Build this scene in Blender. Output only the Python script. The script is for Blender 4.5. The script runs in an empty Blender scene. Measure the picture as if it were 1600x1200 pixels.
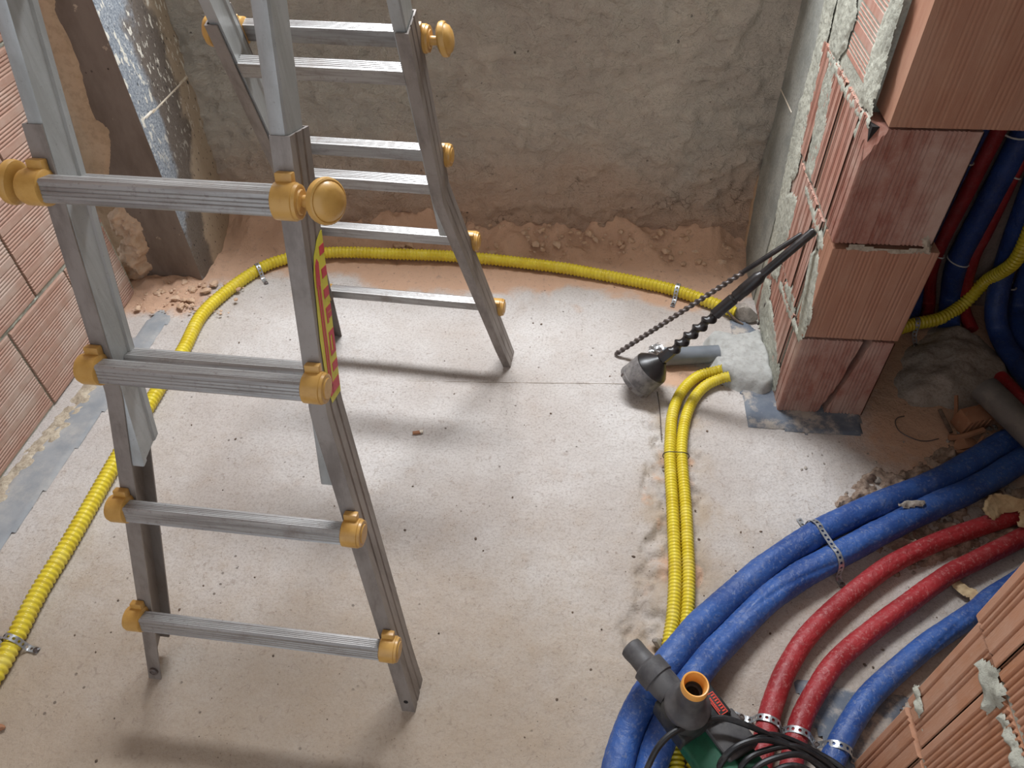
import bpy, bmesh, math, random
import numpy as np
from mathutils import Vector, Matrix

random.seed(7)
SC = bpy.context.scene
COL = SC.collection
PI = math.pi

# ---------------------------------------------------------------- camera, sky, light, exposure
cd = bpy.data.cameras.new('camera')
cd.sensor_width = 36.0
cd.lens = 36.0 * 1150.0 / 1600.0
cd.clip_start = 0.02
cam = bpy.data.objects.new('camera', cd)
COL.objects.link(cam)
cam.matrix_world = Matrix(((0.99524811, -0.05597662, 0.07967331, 0.0),
                           (0.09582301, 0.70839272, -0.69928371, 0.0),
                           (-0.01729646, 0.70359533, 0.71039036, 1.44),
                           (0, 0, 0, 1)))
SC.camera = cam

W = bpy.data.worlds.new('sky')
SC.world = W
W.use_nodes = True
W.node_tree.nodes['Background'].inputs[0].default_value = (0.86, 0.92, 1.0, 1)
W.node_tree.nodes['Background'].inputs[1].default_value = 0.85

ld = bpy.data.lights.new('roof_window_daylight', 'AREA')
ld.shape = 'RECTANGLE'
ld.size, ld.size_y = 1.15, 0.30
ld.energy = 60
ld.color = (0.93, 0.96, 1.0)
lo = bpy.data.objects.new('roof_window_daylight', ld)
COL.objects.link(lo)
lo.location = (-0.28, 2.33, 2.28)
lo.rotation_euler = (Vector((-0.28, 0.95, 0.0)) - Vector(lo.location)).to_track_quat('-Z', 'Y').to_euler()

SC.view_settings.view_transform = 'Standard'
SC.view_settings.look = 'None'
SC.view_settings.gamma = 1.0
SC.view_settings.use_curve_mapping = False
SC.view_settings.exposure = 0.45


# ---------------------------------------------------------------- noise, materials
def _hash(ix, iy, iz, seed):
    n = (ix * 374761393 + iy * 668265263 + iz * 2147483647 + seed * 974711) & 0x7fffffff
    n = ((n ^ (n >> 13)) * 1274126177) & 0x7fffffff
    return ((n ^ (n >> 16)) & 0xffff) / 65535.0


def vnoise(x, y, seed=0):
    x = np.asarray(x, float); y = np.asarray(y, float)
    ix = np.floor(x).astype(np.int64); iy = np.floor(y).astype(np.int64)
    fx = x - ix; fy = y - iy
    fx = fx * fx * (3 - 2 * fx); fy = fy * fy * (3 - 2 * fy)
    h = lambda a, b: _hash(a, b, 0, seed)
    return ((h(ix, iy) * (1 - fx) + h(ix + 1, iy) * fx) * (1 - fy) +
            (h(ix, iy + 1) * (1 - fx) + h(ix + 1, iy + 1) * fx) * fy) * 2 - 1


def fbm(x, y, f, octv=4, seed=0, gain=0.5):
    s = 0; a = 1.0
    for k in range(octv):
        s = s + a * vnoise(np.asarray(x) * f + 17.3 * k, np.asarray(y) * f + 9.1 * k, seed + k)
        f *= 2.03; a *= gain
    return s


def srgb(r, g, b):
    f = lambda c: (c / 255 / 12.92) if c / 255 <= 0.04045 else ((c / 255 + 0.055) / 1.055) ** 2.4
    return (f(r), f(g), f(b), 1)


class Mat:
    """small node-tree builder"""
    def __init__(s, name, rough=0.8, metal=0.0, spec=0.5):
        s.m = bpy.data.materials.new(name); s.m.use_nodes = True
        s.t = s.m.node_tree; s.b = s.t.nodes['Principled BSDF']
        s.b.inputs['Roughness'].default_value = rough
        s.b.inputs['Metallic'].default_value = metal
        s.b.inputs['Specular IOR Level'].default_value = spec
        s.co = s.t.nodes.new('ShaderNodeTexCoord').outputs['Object']
        s.h = None

    def L(s, a, b): s.t.links.new(a, b)

    def mapped(s, scale=(1, 1, 1), rot=(0, 0, 0)):
        n = s.t.nodes.new('ShaderNodeMapping')
        n.inputs['Scale'].default_value = scale; n.inputs['Rotation'].default_value = rot
        s.L(s.co, n.inputs['Vector']); return n.outputs[0]

    def noise(s, scale, detail=6, rough=0.6, vec=None, dist=0.0):
        n = s.t.nodes.new('ShaderNodeTexNoise')
        n.inputs['Scale'].default_value = scale; n.inputs['Detail'].default_value = detail
        n.inputs['Roughness'].default_value = rough; n.inputs['Distortion'].default_value = dist
        s.L(vec or s.co, n.inputs['Vector']); return n.outputs['Fac']

    def voro(s, scale, vec=None, rnd=1.0):
        n = s.t.nodes.new('ShaderNodeTexVoronoi'); n.inputs['Scale'].default_value = scale
        n.inputs['Randomness'].default_value = rnd
        s.L(vec or s.co, n.inputs['Vector']); return n.outputs['Distance']

    def ramp(s, v, stops):
        n = s.t.nodes.new('ShaderNodeValToRGB'); e = n.color_ramp.elements
        for k, (p, c) in enumerate(stops):
            el = e[k] if k < 2 else e.new(p)
            el.position = p; el.color = c if len(c) == 4 else (*c, 1)
        s.L(v, n.inputs[0]); return n.outputs[0]

    def fac(s, v, a, b):
        n = s.t.nodes.new('ShaderNodeMapRange'); n.interpolation_type = 'SMOOTHSTEP'
        n.inputs['From Min'].default_value = a; n.inputs['From Max'].default_value = b
        s.L(v, n.inputs['Value']); return n.outputs[0]

    def mix(s, f, a, b, mode='MIX'):
        n = s.t.nodes.new('ShaderNodeMix'); n.data_type = 'RGBA'; n.blend_type = mode
        for i, v in ((0, f), (6, a), (7, b)):
            if isinstance(v, (int, float)): n.inputs[i].default_value = v
            elif isinstance(v, (tuple, list)): n.inputs[i].default_value = v if len(v) == 4 else (*v, 1)
            else: s.L(v, n.inputs[i])
        return n.outputs[2]

    def math(s, op, a, b=0.0):
        n = s.t.nodes.new('ShaderNodeMath'); n.operation = op
        for i, v in ((0, a), (1, b)):
            if isinstance(v, (int, float)): n.inputs[i].default_value = v
            else: s.L(v, n.inputs[i])
        return n.outputs[0]

    def axis(s, k):
        n = s.t.nodes.new('ShaderNodeSeparateXYZ'); s.L(s.co, n.inputs[0]); return n.outputs[k]

    def vcol(s, name='tint'):
        n = s.t.nodes.new('ShaderNodeAttribute'); n.attribute_name = name
        return n.outputs['Fac']

    def objrand(s):
        return s.t.nodes.new('ShaderNodeObjectInfo').outputs['Random']

    def color(s, v):
        if isinstance(v, (tuple, list)): s.b.inputs['Base Color'].default_value = v if len(v) == 4 else (*v, 1)
        else: s.L(v, s.b.inputs['Base Color'])

    def rough(s, v): s.L(v, s.b.inputs['Roughness'])

    def bump(s, v, strength=0.5, dist=0.002):
        n = s.t.nodes.new('ShaderNodeBump')
        n.inputs['Strength'].default_value = strength; n.inputs['Distance'].default_value = dist
        s.L(v, n.inputs['Height'])
        if s.h is not None: s.L(s.h, n.inputs['Normal'])
        s.h = n.outputs[0]; s.L(s.h, s.b.inputs['Normal'])


M = {}


def mk_floor():
    m = Mat('screed', 0.85, 0, 0.35)
    big = m.noise(2.2, 4, 0.55); mid = m.noise(14, 8, 0.7); fine = m.noise(160, 4, 0.7)
    c = m.mix(m.fac(big, 0.35, 0.66), srgb(184, 175, 168), srgb(205, 200, 196))
    c = m.mix(m.math('MULTIPLY', m.fac(mid, 0.52, 0.72), 0.4), c, srgb(184, 170, 160))
    c = m.mix(m.math('MULTIPLY', m.fac(fine, 0.45, 0.66), 0.42), c, srgb(148, 136, 128))
    gr = m.math('ADD', m.vcol('grime_falloff'), m.math('MULTIPLY', m.math('SUBTRACT', mid, 0.5), 0.7))
    c = m.mix(m.math('MULTIPLY', m.fac(gr, 0.0, 1.0), 0.75), c, srgb(166, 146, 122))  # floor dirt, plus light falloff towards the camera put into the colour
    dust = m.math('ADD', m.vcol(), m.math('MULTIPLY', m.math('SUBTRACT', mid, 0.5), 0.9))
    c = m.mix(m.fac(dust, 0.2, 0.75), c, srgb(196, 160, 134))
    v = m.voro(34); n2 = m.noise(9, 3, 0.6)
    sp = m.math('MULTIPLY', m.math('SUBTRACT', 1.0, m.fac(v, 0.06, 0.13)), m.fac(n2, 0.5, 0.62))
    c = m.mix(m.math('MULTIPLY', sp, 0.75), c, srgb(92, 80, 70))
    v2 = m.voro(120)
    sp2 = m.math('MULTIPLY', m.math('SUBTRACT', 1.0, m.fac(v2, 0.1, 0.2)), m.fac(mid, 0.5, 0.6))
    c = m.mix(m.math('MULTIPLY', sp2, 0.6), c, srgb(110, 96, 86))
    grit = m.noise(64, 8, 0.75, dist=0.9)
    c = m.mix(m.math('MULTIPLY', m.fac(grit, 0.56, 0.64), 0.45), c, srgb(140, 124, 112))
    m.color(c)
    m.bump(mid, 0.7, 0.010); m.bump(grit, 0.6, 0.004); m.bump(fine, 0.5, 0.0015); m.bump(m.math('MULTIPLY', sp, -1.0), 0.6, 0.003)
    return m.m


def mk_plain_rough(name, c1, c2, c3=None, sc=9, bumpd=0.004, rough=0.9, fine=120, bs=0.7):
    m = Mat(name, rough, 0, 0.3)
    a = m.noise(sc, 8, 0.65); f = m.noise(fine, 4, 0.7)
    c = m.mix(m.fac(a, 0.36, 0.64), c1, c2)
    if c3: c = m.mix(m.math('MULTIPLY', m.fac(f, 0.45, 0.65), 0.5), c, c3)
    m.color(c); m.bump(a, bs, bumpd); m.bump(f, bs, bumpd * 0.25)
    return m.m


def mk_plaster():
    m = Mat('rough_plaster', 0.92, 0, 0.25)
    a = m.noise(5, 6, 0.6); b = m.noise(28, 8, 0.68, dist=0.15); f = m.noise(150, 4, 0.7)
    big = m.noise(1.3, 3, 0.5)
    c = m.mix(m.fac(a, 0.35, 0.65), srgb(208, 196, 180), srgb(192, 180, 166))
    c = m.mix(m.math('MULTIPLY', m.fac(big, 0.4, 0.65), 0.5), c, srgb(186, 184, 174))
    low = m.math('SUBTRACT', 1.0, m.fac(m.math('ADD', m.axis(2), m.math('MULTIPLY', a, 0.35)), 0.22, 0.62))
    c = m.mix(m.math('MULTIPLY', low, 0.75), c, srgb(190, 152, 126))
    v = m.voro(26, rnd=1.0)
    pit = m.math('MULTIPLY', m.math('SUBTRACT', 1.0, m.fac(v, 0.07, 0.14)), m.fac(b, 0.5, 0.6))
    c = m.mix(m.math('MULTIPLY', pit, 0.85), c, srgb(60, 50, 42))
    n = m.t.nodes.new('ShaderNodeTexVoronoi'); n.feature = 'DISTANCE_TO_EDGE'; n.inputs['Scale'].default_value = 17
    wv = m.t.nodes.new('ShaderNodeVectorMath'); wv.operation = 'ADD'
    nz = m.t.nodes.new('ShaderNodeTexNoise'); nz.inputs['Scale'].default_value = 9; nz.inputs['Detail'].default_value = 5
    sc_ = m.t.nodes.new('ShaderNodeVectorMath'); sc_.operation = 'SCALE'; sc_.inputs['Scale'].default_value = 0.22
    m.L(m.co, nz.inputs['Vector']); m.L(nz.outputs['Color'], sc_.inputs[0]); m.L(m.co, wv.inputs[0]); m.L(sc_.outputs[0], wv.inputs[1]); m.L(wv.outputs[0], n.inputs['Vector'])
    crk_shade = m.math('MULTIPLY', m.math('SUBTRACT', 1.0, m.fac(n.outputs['Distance'], 0.004, 0.05)), m.math('MULTIPLY', m.fac(m.noise(9, 5, 0.65), 0.54, 0.66), m.math('ADD', 0.35, m.math('MULTIPLY', low, 0.65))))
    c = m.mix(m.math('MULTIPLY', crk_shade, 0.75), c, srgb(92, 72, 58))  # cracks near the foot; higher up, relief shade painted as dark lines
    m.color(c)
    m.bump(m.math('MULTIPLY', crk_shade, -1.0), 0.8, 0.005)
    m.bump(m.noise(16, 6, 0.6, vec=m.mapped((0.6, 1, 1.5)), dist=0.5), 1.0, 0.03)
    m.bump(b, 1.0, 0.022); m.bump(f, 0.7, 0.003); m.bump(m.math('MULTIPLY', pit, -1.0), 0.8, 0.004)
    return m.m


def mk_brick(name, c1, c2, dust, amount=0.35, streak=(1, 1, 1)):
    m = Mat(name, 0.85, 0, 0.3)
    v = m.mapped(streak)
    a = m.noise(7, 6, 0.6, vec=v); f = m.noise(60, 6, 0.7, vec=v); d = m.noise(4.5, 6, 0.65)
    c = m.mix(m.fac(a, 0.35, 0.66), c1, c2)
    c = m.mix(m.math('MULTIPLY', m.objrand(), 0.35), c, c2)
    c = m.mix(m.math('MULTIPLY', m.fac(f, 0.5, 0.75), 0.35), c, dust)
    c = m.mix(m.math('MULTIPLY', m.fac(d, 0.42, 0.7), amount), c, dust)
    m.color(c); m.bump(f, 0.45, 0.0012)
    return m.m


def mk_alu(name, base, dirt, rough=0.42, lines=None):
    m = Mat(name, rough, 0.5, 0.5)
    st = m.noise(26, 6, 0.65, vec=m.mapped((1, 1, 0.10))); bl = m.noise(7, 6, 0.7); f = m.noise(200, 4, 0.7)
    c = m.mix(m.math('MULTIPLY', m.fac(st, 0.42, 0.68), 0.6), base, dirt)
    c = m.mix(m.math('MULTIPLY', m.fac(bl, 0.46, 0.70), 0.5), c, dirt)
    c = m.mix(m.math('MULTIPLY', m.fac(f, 0.62, 0.7), 0.35), c, srgb(92, 84, 78))
    m.color(c)
    m.rough(m.math('ADD', m.math('MULTIPLY', bl, 0.35), rough - 0.14))
    m.L(m.math('SUBTRACT', 0.42, m.math('MULTIPLY', m.fac(bl, 0.45, 0.75), 0.3)), m.b.inputs['Metallic'])
    m.bump(f, 0.15, 0.0006)
    return m.m


def mk_rung():
    m = Mat('ribbed_aluminium', 0.36, 0.55, 0.5)
    v = m.mapped((2, 90, 90)); st = m.noise(1.6, 4, 0.6, vec=v); bl = m.noise(14, 6, 0.7); f = m.noise(120, 4, 0.7)
    c = m.mix(m.math('MULTIPLY', m.fac(st, 0.4, 0.66), 0.5), srgb(168, 166, 164), srgb(112, 104, 100))
    c = m.mix(m.math('MULTIPLY', m.fac(bl, 0.52, 0.72), 0.6), c, srgb(118, 104, 94))
    c = m.mix(m.math('MULTIPLY', m.fac(f, 0.56, 0.7), 0.4), c, srgb(110, 98, 92))
    m.color(c); m.rough(m.math('ADD', m.math('MULTIPLY', bl, 0.3), 0.22))
    m.bump(st, 0.2, 0.001)
    return m.m


def mk_plastic(name, c1, c2, rough=0.45, sc=40, bumpd=0.0008, dirt=None, dsc=10, da=0.5, lo=0.5, hi=0.7):
    m = Mat(name, rough, 0, 0.45)
    a = m.noise(sc, 6, 0.65)
    c = m.mix(m.fac(a, 0.38, 0.66), c1, c2)
    if dirt:
        d = m.noise(dsc, 8, 0.72); c = m.mix(m.math('MULTIPLY', m.fac(d, lo, hi), da), c, dirt)
        m.rough(m.math('ADD', m.math('MULTIPLY', m.fac(d, lo, hi), 0.3), rough))
    m.color(c); m.bump(a, 0.4, bumpd)
    return m.m


def mk_foam(name, c1, c2, dirt):
    m = Mat(name, 0.48, 0, 0.45)
    a = m.noise(12, 5, 0.6); w = m.noise(55, 5, 0.6, dist=1.2); d = m.noise(16, 8, 0.75); fine = m.noise(140, 4, 0.7)
    c = m.mix(m.fac(a, 0.35, 0.65), c1, c2)
    c = m.mix(m.math('MULTIPLY', m.fac(d, 0.54, 0.74), 0.28), c, dirt)
    c = m.mix(m.math('MULTIPLY', m.fac(fine, 0.52, 0.66), 0.38), c, dirt)
    m.color(c); m.rough(m.math('ADD', m.math('MULTIPLY', d, 0.35), 0.32))
    m.bump(w, 0.55, 0.004); m.bump(fine, 0.25, 0.001)
    return m.m


def mk_concrete_flaky():
    m = Mat('pillar_concrete', 0.82, 0, 0.35)
    a = m.noise(34, 8, 0.7, vec=m.mapped((1, 1, 0.5))); g = m.noise(6, 5, 0.6); f = m.noise(150, 4, 0.75)
    b = m.noise(72, 4, 0.6, vec=m.mapped((1, 1, 0.45))); h = m.noise(85, 4, 0.6, vec=m.mapped((1, 1, 0.6)))
    c = m.mix(m.fac(f, 0.38, 0.62), srgb(112, 120, 130), srgb(178, 184, 190))
    c = m.mix(m.math('MULTIPLY', m.fac(a, 0.4, 0.62), 0.5), c, srgb(132, 140, 150))
    edge = m.math('ADD', m.axis(1), m.math('MULTIPLY', m.math('SUBTRACT', g, 0.5), 0.30))   # dark brown, then plaster smeared towards the back wall
    low = m.math('SUBTRACT', 0.16, m.math('MULTIPLY', m.axis(2), 0.30)); edge = m.math('ADD', edge, m.math('MAXIMUM', low, 0.0))
    back = m.fac(edge, 1.90, 1.95)
    c = m.mix(m.math('MULTIPLY', back, 0.85), c, srgb(104, 90, 76))
    c = m.mix(m.fac(edge, 2.01, 2.06), c, srgb(178, 162, 142))
    hi = m.fac(m.axis(2), 0.25, 0.6)
    c = m.mix(m.math('MULTIPLY', m.fac(b, 0.58, 0.62), hi), c, srgb(226, 222, 210))
    c = m.mix(m.math('MULTIPLY', m.fac(h, 0.63, 0.66), 0.9), c, srgb(48, 46, 46))
    m.color(c); m.bump(b, 0.6, 0.004); m.bump(f, 0.6, 0.0015)
    return m.m


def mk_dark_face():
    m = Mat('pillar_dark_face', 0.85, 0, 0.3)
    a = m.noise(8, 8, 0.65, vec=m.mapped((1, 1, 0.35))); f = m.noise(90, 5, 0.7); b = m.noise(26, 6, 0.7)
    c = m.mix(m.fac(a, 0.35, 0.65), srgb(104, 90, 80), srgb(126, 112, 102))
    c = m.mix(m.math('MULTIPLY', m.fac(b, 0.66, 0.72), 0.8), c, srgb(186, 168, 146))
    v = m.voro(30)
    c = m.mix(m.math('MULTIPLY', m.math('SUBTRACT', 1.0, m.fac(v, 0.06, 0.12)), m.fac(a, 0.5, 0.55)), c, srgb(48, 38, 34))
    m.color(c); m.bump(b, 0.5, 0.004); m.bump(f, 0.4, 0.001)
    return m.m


M['floor'] = mk_floor()
M['plaster'] = mk_plaster()
M['mortar'] = mk_plain_rough('grey_mortar', srgb(186, 186, 172), srgb(158, 158, 146), srgb(128, 126, 116), 14, 0.008, fine=110, bs=0.9)
M['mortar_dark'] = mk_plain_rough('old_mortar', srgb(178, 166, 148), srgb(158, 146, 130), srgb(124, 112, 98), 30, 0.005)
M['patch'] = mk_plain_rough('fresh_mortar', srgb(174, 174, 170), srgb(160, 160, 156), srgb(140, 138, 132), 16, 0.006, fine=70)
M['beige_plaster'] = mk_plain_rough('beige_plaster', srgb(186, 158, 130), srgb(172, 144, 116), srgb(156, 130, 104), 7, 0.005, fine=60)
M['corner_plaster'] = mk_plain_rough('corner_plaster', srgb(160, 160, 152), srgb(134, 136, 130), srgb(118, 116, 108), 9, 0.005)
M['mound'] = mk_plain_rough('mound_mortar', srgb(172, 160, 148), srgb(152, 140, 128), srgb(112, 100, 90), 7, 0.008)
M['concrete'] = mk_concrete_flaky()
M['dark_face'] = mk_dark_face()
M['shell'] = mk_plain_rough('unpainted_render', srgb(206, 200, 192), srgb(194, 188, 180), None, 5, 0.004)
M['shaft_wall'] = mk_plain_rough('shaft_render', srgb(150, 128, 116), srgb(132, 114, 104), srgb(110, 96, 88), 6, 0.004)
M['brick'] = mk_brick('terracotta', srgb(170, 138, 122), srgb(158, 122, 106), srgb(184, 168, 156), 0.65, (6, 1, 6))
M['brick_end'] = mk_brick('terracotta_plain', srgb(168, 124, 100), srgb(156, 110, 88), srgb(178, 146, 126), 0.3, (8, 8, 1))
M['brick_side'] = mk_brick('terracotta_dusty', srgb(178, 138, 122), srgb(162, 112, 96), srgb(192, 170, 158), 0.7, (8, 8, 1))
M['brick_near'] = mk_brick('terracotta_near', srgb(186, 140, 114), srgb(176, 124, 92), srgb(194, 166, 148), 0.45, (8, 8, 1))
M['alu'] = mk_alu('worn_aluminium', srgb(148, 140, 134), srgb(100, 90, 84), 0.48)
M['alu_clean'] = mk_alu('drawn_aluminium', srgb(176, 178, 178), srgb(140, 140, 136), 0.42)
M['rung'] = mk_rung()
M['cap'] = mk_plastic('ochre_plastic', srgb(200, 156, 86), srgb(184, 138, 68), 0.35, 18, 0.0006, srgb(150, 108, 62), 22, 0.5, 0.52, 0.75)
M['conduit'] = mk_plastic('yellow_plastic', srgb(214, 194, 58), srgb(202, 178, 44), 0.24, 30, 0.0003, srgb(222, 210, 150), 18, 0.22, 0.5, 0.72)
M['blue'] = mk_foam('blue_sheath', srgb(52, 88, 152), srgb(40, 70, 130), srgb(132, 138, 152))
M['blue_shaded'] = mk_foam('blue_sheath_shaded', srgb(40, 66, 124), srgb(30, 52, 104), srgb(86, 92, 110))  # blue sheath again, with the shade of the niche put into the colour
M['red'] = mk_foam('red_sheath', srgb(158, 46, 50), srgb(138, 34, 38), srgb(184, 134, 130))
M['red_shaded'] = mk_foam('red_sheath_shaded', srgb(146, 34, 38), srgb(126, 26, 30), srgb(130, 76, 72))  # red sheath again, niche shade put into the colour
M['black_steel'] = mk_plastic('black_steel', srgb(44, 40, 40), srgb(30, 28, 28), 0.35, 30, 0.0006, srgb(112, 100, 92), 26, 0.35, 0.55, 0.75)
M['cup_steel'] = mk_plastic('scuffed_steel', srgb(118, 114, 112), srgb(88, 84, 84), 0.5, 60, 0.002, srgb(146, 140, 134), 40, 0.6, 0.46, 0.66)
M['bit_steel'] = mk_plastic('worn_bit_steel', srgb(92, 82, 78), srgb(70, 62, 60), 0.32, 50, 0.0006, srgb(140, 124, 112), 40, 0.4, 0.5, 0.7)
M['pvc'] = mk_plastic('grey_pvc', srgb(116, 122, 128), srgb(104, 110, 116), 0.42, 20, 0.0006, srgb(150, 146, 140), 14, 0.5)
M['pvc_dark'] = mk_plastic('dark_pvc', srgb(104, 100, 96), srgb(90, 88, 84), 0.5, 20, 0.0006, srgb(140, 130, 120), 14, 0.5)
M['zinc'] = mk_plastic('zinc_strip', srgb(196, 200, 204), srgb(166, 168, 170), 0.35, 40, 0.0006, srgb(140, 132, 124), 30, 0.3)
M['zinc'].node_tree.nodes['Principled BSDF'].inputs['Metallic'].default_value = 0.75
M['tie'] = mk_plastic('white_tie', srgb(206, 204, 198), srgb(190, 186, 178), 0.5)
M['black_tie'] = mk_plastic('black_tie', srgb(60, 52, 40), srgb(40, 36, 30), 0.5)
M['membrane'] = mk_plastic('bitumen_membrane', srgb(132, 136, 140), srgb(146, 148, 150), 0.75, 14, 0.0012, srgb(184, 178, 170), 6, 0.8, 0.40, 0.72)
M['membrane_dark'] = mk_plastic('dark_membrane', srgb(92, 100, 112), srgb(110, 116, 124), 0.75, 18, 0.0015, srgb(182, 172, 160), 12, 0.85, 0.46, 0.62)
M['brick_dusty'] = mk_brick('terracotta_scraped', srgb(158, 118, 104), srgb(138, 88, 74), srgb(184, 160, 146), 0.75, (8, 8, 2.5))
M['foil'] = mk_plastic('crumpled_foil', srgb(214, 216, 218), srgb(170, 172, 174), 0.28, 60, 0.006)
M['foil'].node_tree.nodes['Principled BSDF'].inputs['Metallic'].default_value = 0.8
M['rubber'] = mk_plastic('black_rubber', srgb(84, 82, 82), srgb(66, 64, 66), 0.55, 30, 0.0008, srgb(120, 116, 112), 22, 0.35, 0.5, 0.74)
M['tool_black'] = mk_plastic('tool_black_plastic', srgb(46, 48, 48), srgb(34, 36, 36), 0.5, 60, 0.0008, srgb(96, 94, 90), 16, 0.4)
M['tool_green'] = mk_plastic('tool_green_plastic', srgb(24, 92, 66), srgb(16, 74, 52), 0.5, 30, 0.0006, srgb(86, 100, 84), 16, 0.4)
M['orange'] = mk_plastic('orange_ring', srgb(236, 172, 88), srgb(226, 156, 70), 0.4, 30, 0.0005)
M['cable'] = mk_plastic('black_cable', srgb(36, 36, 38), srgb(24, 24, 26), 0.45, 40, 0.0005, srgb(90, 86, 82), 18, 0.35)
M['label_red'] = mk_plastic('red_print', srgb(216, 70, 52), srgb(206, 60, 44), 0.5)
M['sticker_yellow'] = mk_plastic('yellow_sticker', srgb(214, 204, 60), srgb(196, 184, 52), 0.45, 14, 0.0004, srgb(150, 140, 70), 26, 0.4)
M['sticker_red'] = mk_plastic('red_sticker_print', srgb(200, 52, 72), srgb(186, 44, 64), 0.45, 30, 0.0003, srgb(214, 190, 90), 50, 0.35, 0.6, 0.7)
M['dark'] = mk_plastic('hole_shade', srgb(26, 22, 20), srgb(18, 16, 14), 0.8)  # near-black colour painting the shade inside holes and hollows
M['rubble'] = mk_plain_rough('rubble', srgb(204, 174, 148), srgb(180, 146, 118), srgb(206, 186, 166), 30, 0.003)
M['crumb'] = mk_plain_rough('crumb', srgb(84, 72, 62), srgb(116, 98, 84), None, 60, 0.002)
M['flake'] = mk_plain_rough('flake', srgb(206, 184, 146), srgb(178, 152, 116), None, 24, 0.004)
M['screed_edge'] = mk_plain_rough('broken_screed', srgb(172, 154, 138), srgb(132, 112, 98), srgb(96, 82, 72), 40, 0.006, fine=140)
M['sandy'] = mk_plain_rough('sandy_crumbs', srgb(192, 180, 160), srgb(174, 160, 140), srgb(140, 126, 108), 40, 0.004, fine=160)
M['wood'] = mk_brick('cut_brick_clay', srgb(160, 116, 88), srgb(142, 98, 72), srgb(178, 146, 120), 0.3)
M['chalk'] = mk_plain_rough('white_smear', srgb(222, 214, 200), srgb(206, 190, 166), None, 30, 0.003)
M['stone'] = mk_plain_rough('mortar_lump', srgb(168, 160, 150), srgb(140, 132, 124), srgb(120, 112, 104), 24, 0.005)


# ---------------------------------------------------------------- mesh builders
def V3(p): return Vector((float(p[0]), float(p[1]), float(p[2])))


class B:
    def __init__(s): s.v = []; s.f = []; s.tint = None

    def add(s, vs, fs):
        o = len(s.v); s.v += [tuple(map(float, p)) for p in vs]; s.f += [tuple(i + o for i in f) for f in fs]; return s

    def box(s, c, sz, rot=None, bev=0.0):
        bm = bmesh.new(); bmesh.ops.create_cube(bm, size=1.0)
        for q in bm.verts: q.co = Vector((q.co.x * sz[0], q.co.y * sz[1], q.co.z * sz[2]))
        if bev: bmesh.ops.bevel(bm, geom=bm.edges[:], offset=bev, segments=2, affect='EDGES', profile=0.6)
        Mx = (rot.to_4x4() if rot else Matrix.Identity(4)); Mx = Matrix.Translation(V3(c)) @ Mx
        return s.bm(bm, Mx)

    def bm(s, bm, Mx=None):
        bm.verts.index_update()
        s.add([(Mx @ q.co if Mx else q.co) for q in bm.verts], [[q.index for q in f.verts] for f in bm.faces])
        bm.free(); return s

    def loft(s, rings, cap=True, close=True):
        n = len(rings[0]); o = len(s.v); vs = [p for r in rings for p in r]; fs = []
        for i in range(len(rings) - 1):
            for j in range(n if close else n - 1):
                k = (j + 1) % n
                fs.append((i * n + j, i * n + k, (i + 1) * n + k, (i + 1) * n + j))
        if cap: fs.append(tuple(range(n - 1, -1, -1))); fs.append(tuple((len(rings) - 1) * n + j for j in range(n)))
        return s.add(vs, fs)

    def lathe(s, prof, o, d, seg=24, cap=True):
        """prof: (distance along d, radius)"""
        o = V3(o); d = V3(d).normalized()
        a = d.orthogonal().normalized(); b = d.cross(a)
        rings = [[o + d * t + (a * math.cos(2 * PI * k / seg) + b * math.sin(2 * PI * k / seg)) * max(r, 1e-5) for k in range(seg)] for t, r in prof]
        return s.loft(rings, cap)

    def sweep(s, pts, rad, seg=14, step=0.01, cap=True, closed_twist=None):
        P = resample(pts, step); n = len(P)
        T = [(P[min(i + 1, n - 1)] - P[max(i - 1, 0)]).normalized() for i in range(n)]
        N = T[0].cross(Vector((0, 0, 1)))
        N = (N if N.length > 1e-3 else T[0].orthogonal()).normalized(); rings = []
        for i in range(n):
            N = (N - T[i] * N.dot(T[i])).normalized(); Bn = T[i].cross(N)
            ring = []
            for k in range(seg):
                a = 2 * PI * k / seg; r = rad(i, a, i * step) if callable(rad) else rad
                ring.append(P[i] + (N * math.cos(a) + Bn * math.sin(a)) * r)
            rings.append(ring)
        return s.loft(rings, cap)

    def build(s, name, mat, parent=None, root=None, smooth=35, kind=None):
        me = bpy.data.meshes.new(name)
        o = root.location if root is not None else Vector((0, 0, 0))
        me.from_pydata([(p[0] - o[0], p[1] - o[1], p[2] - o[2]) for p in s.v], [], s.f)
        bm = bmesh.new(); bm.from_mesh(me); bmesh.ops.recalc_face_normals(bm, faces=bm.faces[:]); bm.to_mesh(me); bm.free()
        if smooth:
            me.polygons.foreach_set('use_smooth', [True] * len(me.polygons)); me.set_sharp_from_angle(angle=math.radians(smooth))
        me.materials.append(mat)
        ob = bpy.data.objects.new(name, me); COL.objects.link(ob)
        if parent is not None: ob.parent = parent
        elif root is None and kind is None: pass
        if kind: ob['kind'] = kind
        return ob


def resample(pts, step):
    P = [V3(p) for p in pts]
    if len(P) == 2: dense = [P[0].lerp(P[1], t / 40) for t in range(41)]
    else:
        E = [P[0] * 2 - P[1]] + P + [P[-1] * 2 - P[-2]]; dense = []
        for i in range(1, len(E) - 2):
            a, b, c, d = E[i - 1:i + 3]
            for k in range(20):
                t = k / 20
                dense.append(0.5 * ((2 * b) + (c - a) * t + (2 * a - 5 * b + 4 * c - d) * t * t + (3 * b - a - 3 * c + d) * t ** 3))
        dense.append(P[-1])
    out = [dense[0]]; acc = 0.0
    for i in range(1, len(dense)):
        a, b = dense[i - 1], dense[i]; L = (b - a).length; pos = step - acc
        while pos <= L:
            out.append(a.lerp(b, pos / L)); pos += step
        acc = (acc + L) % step
    return out


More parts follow.
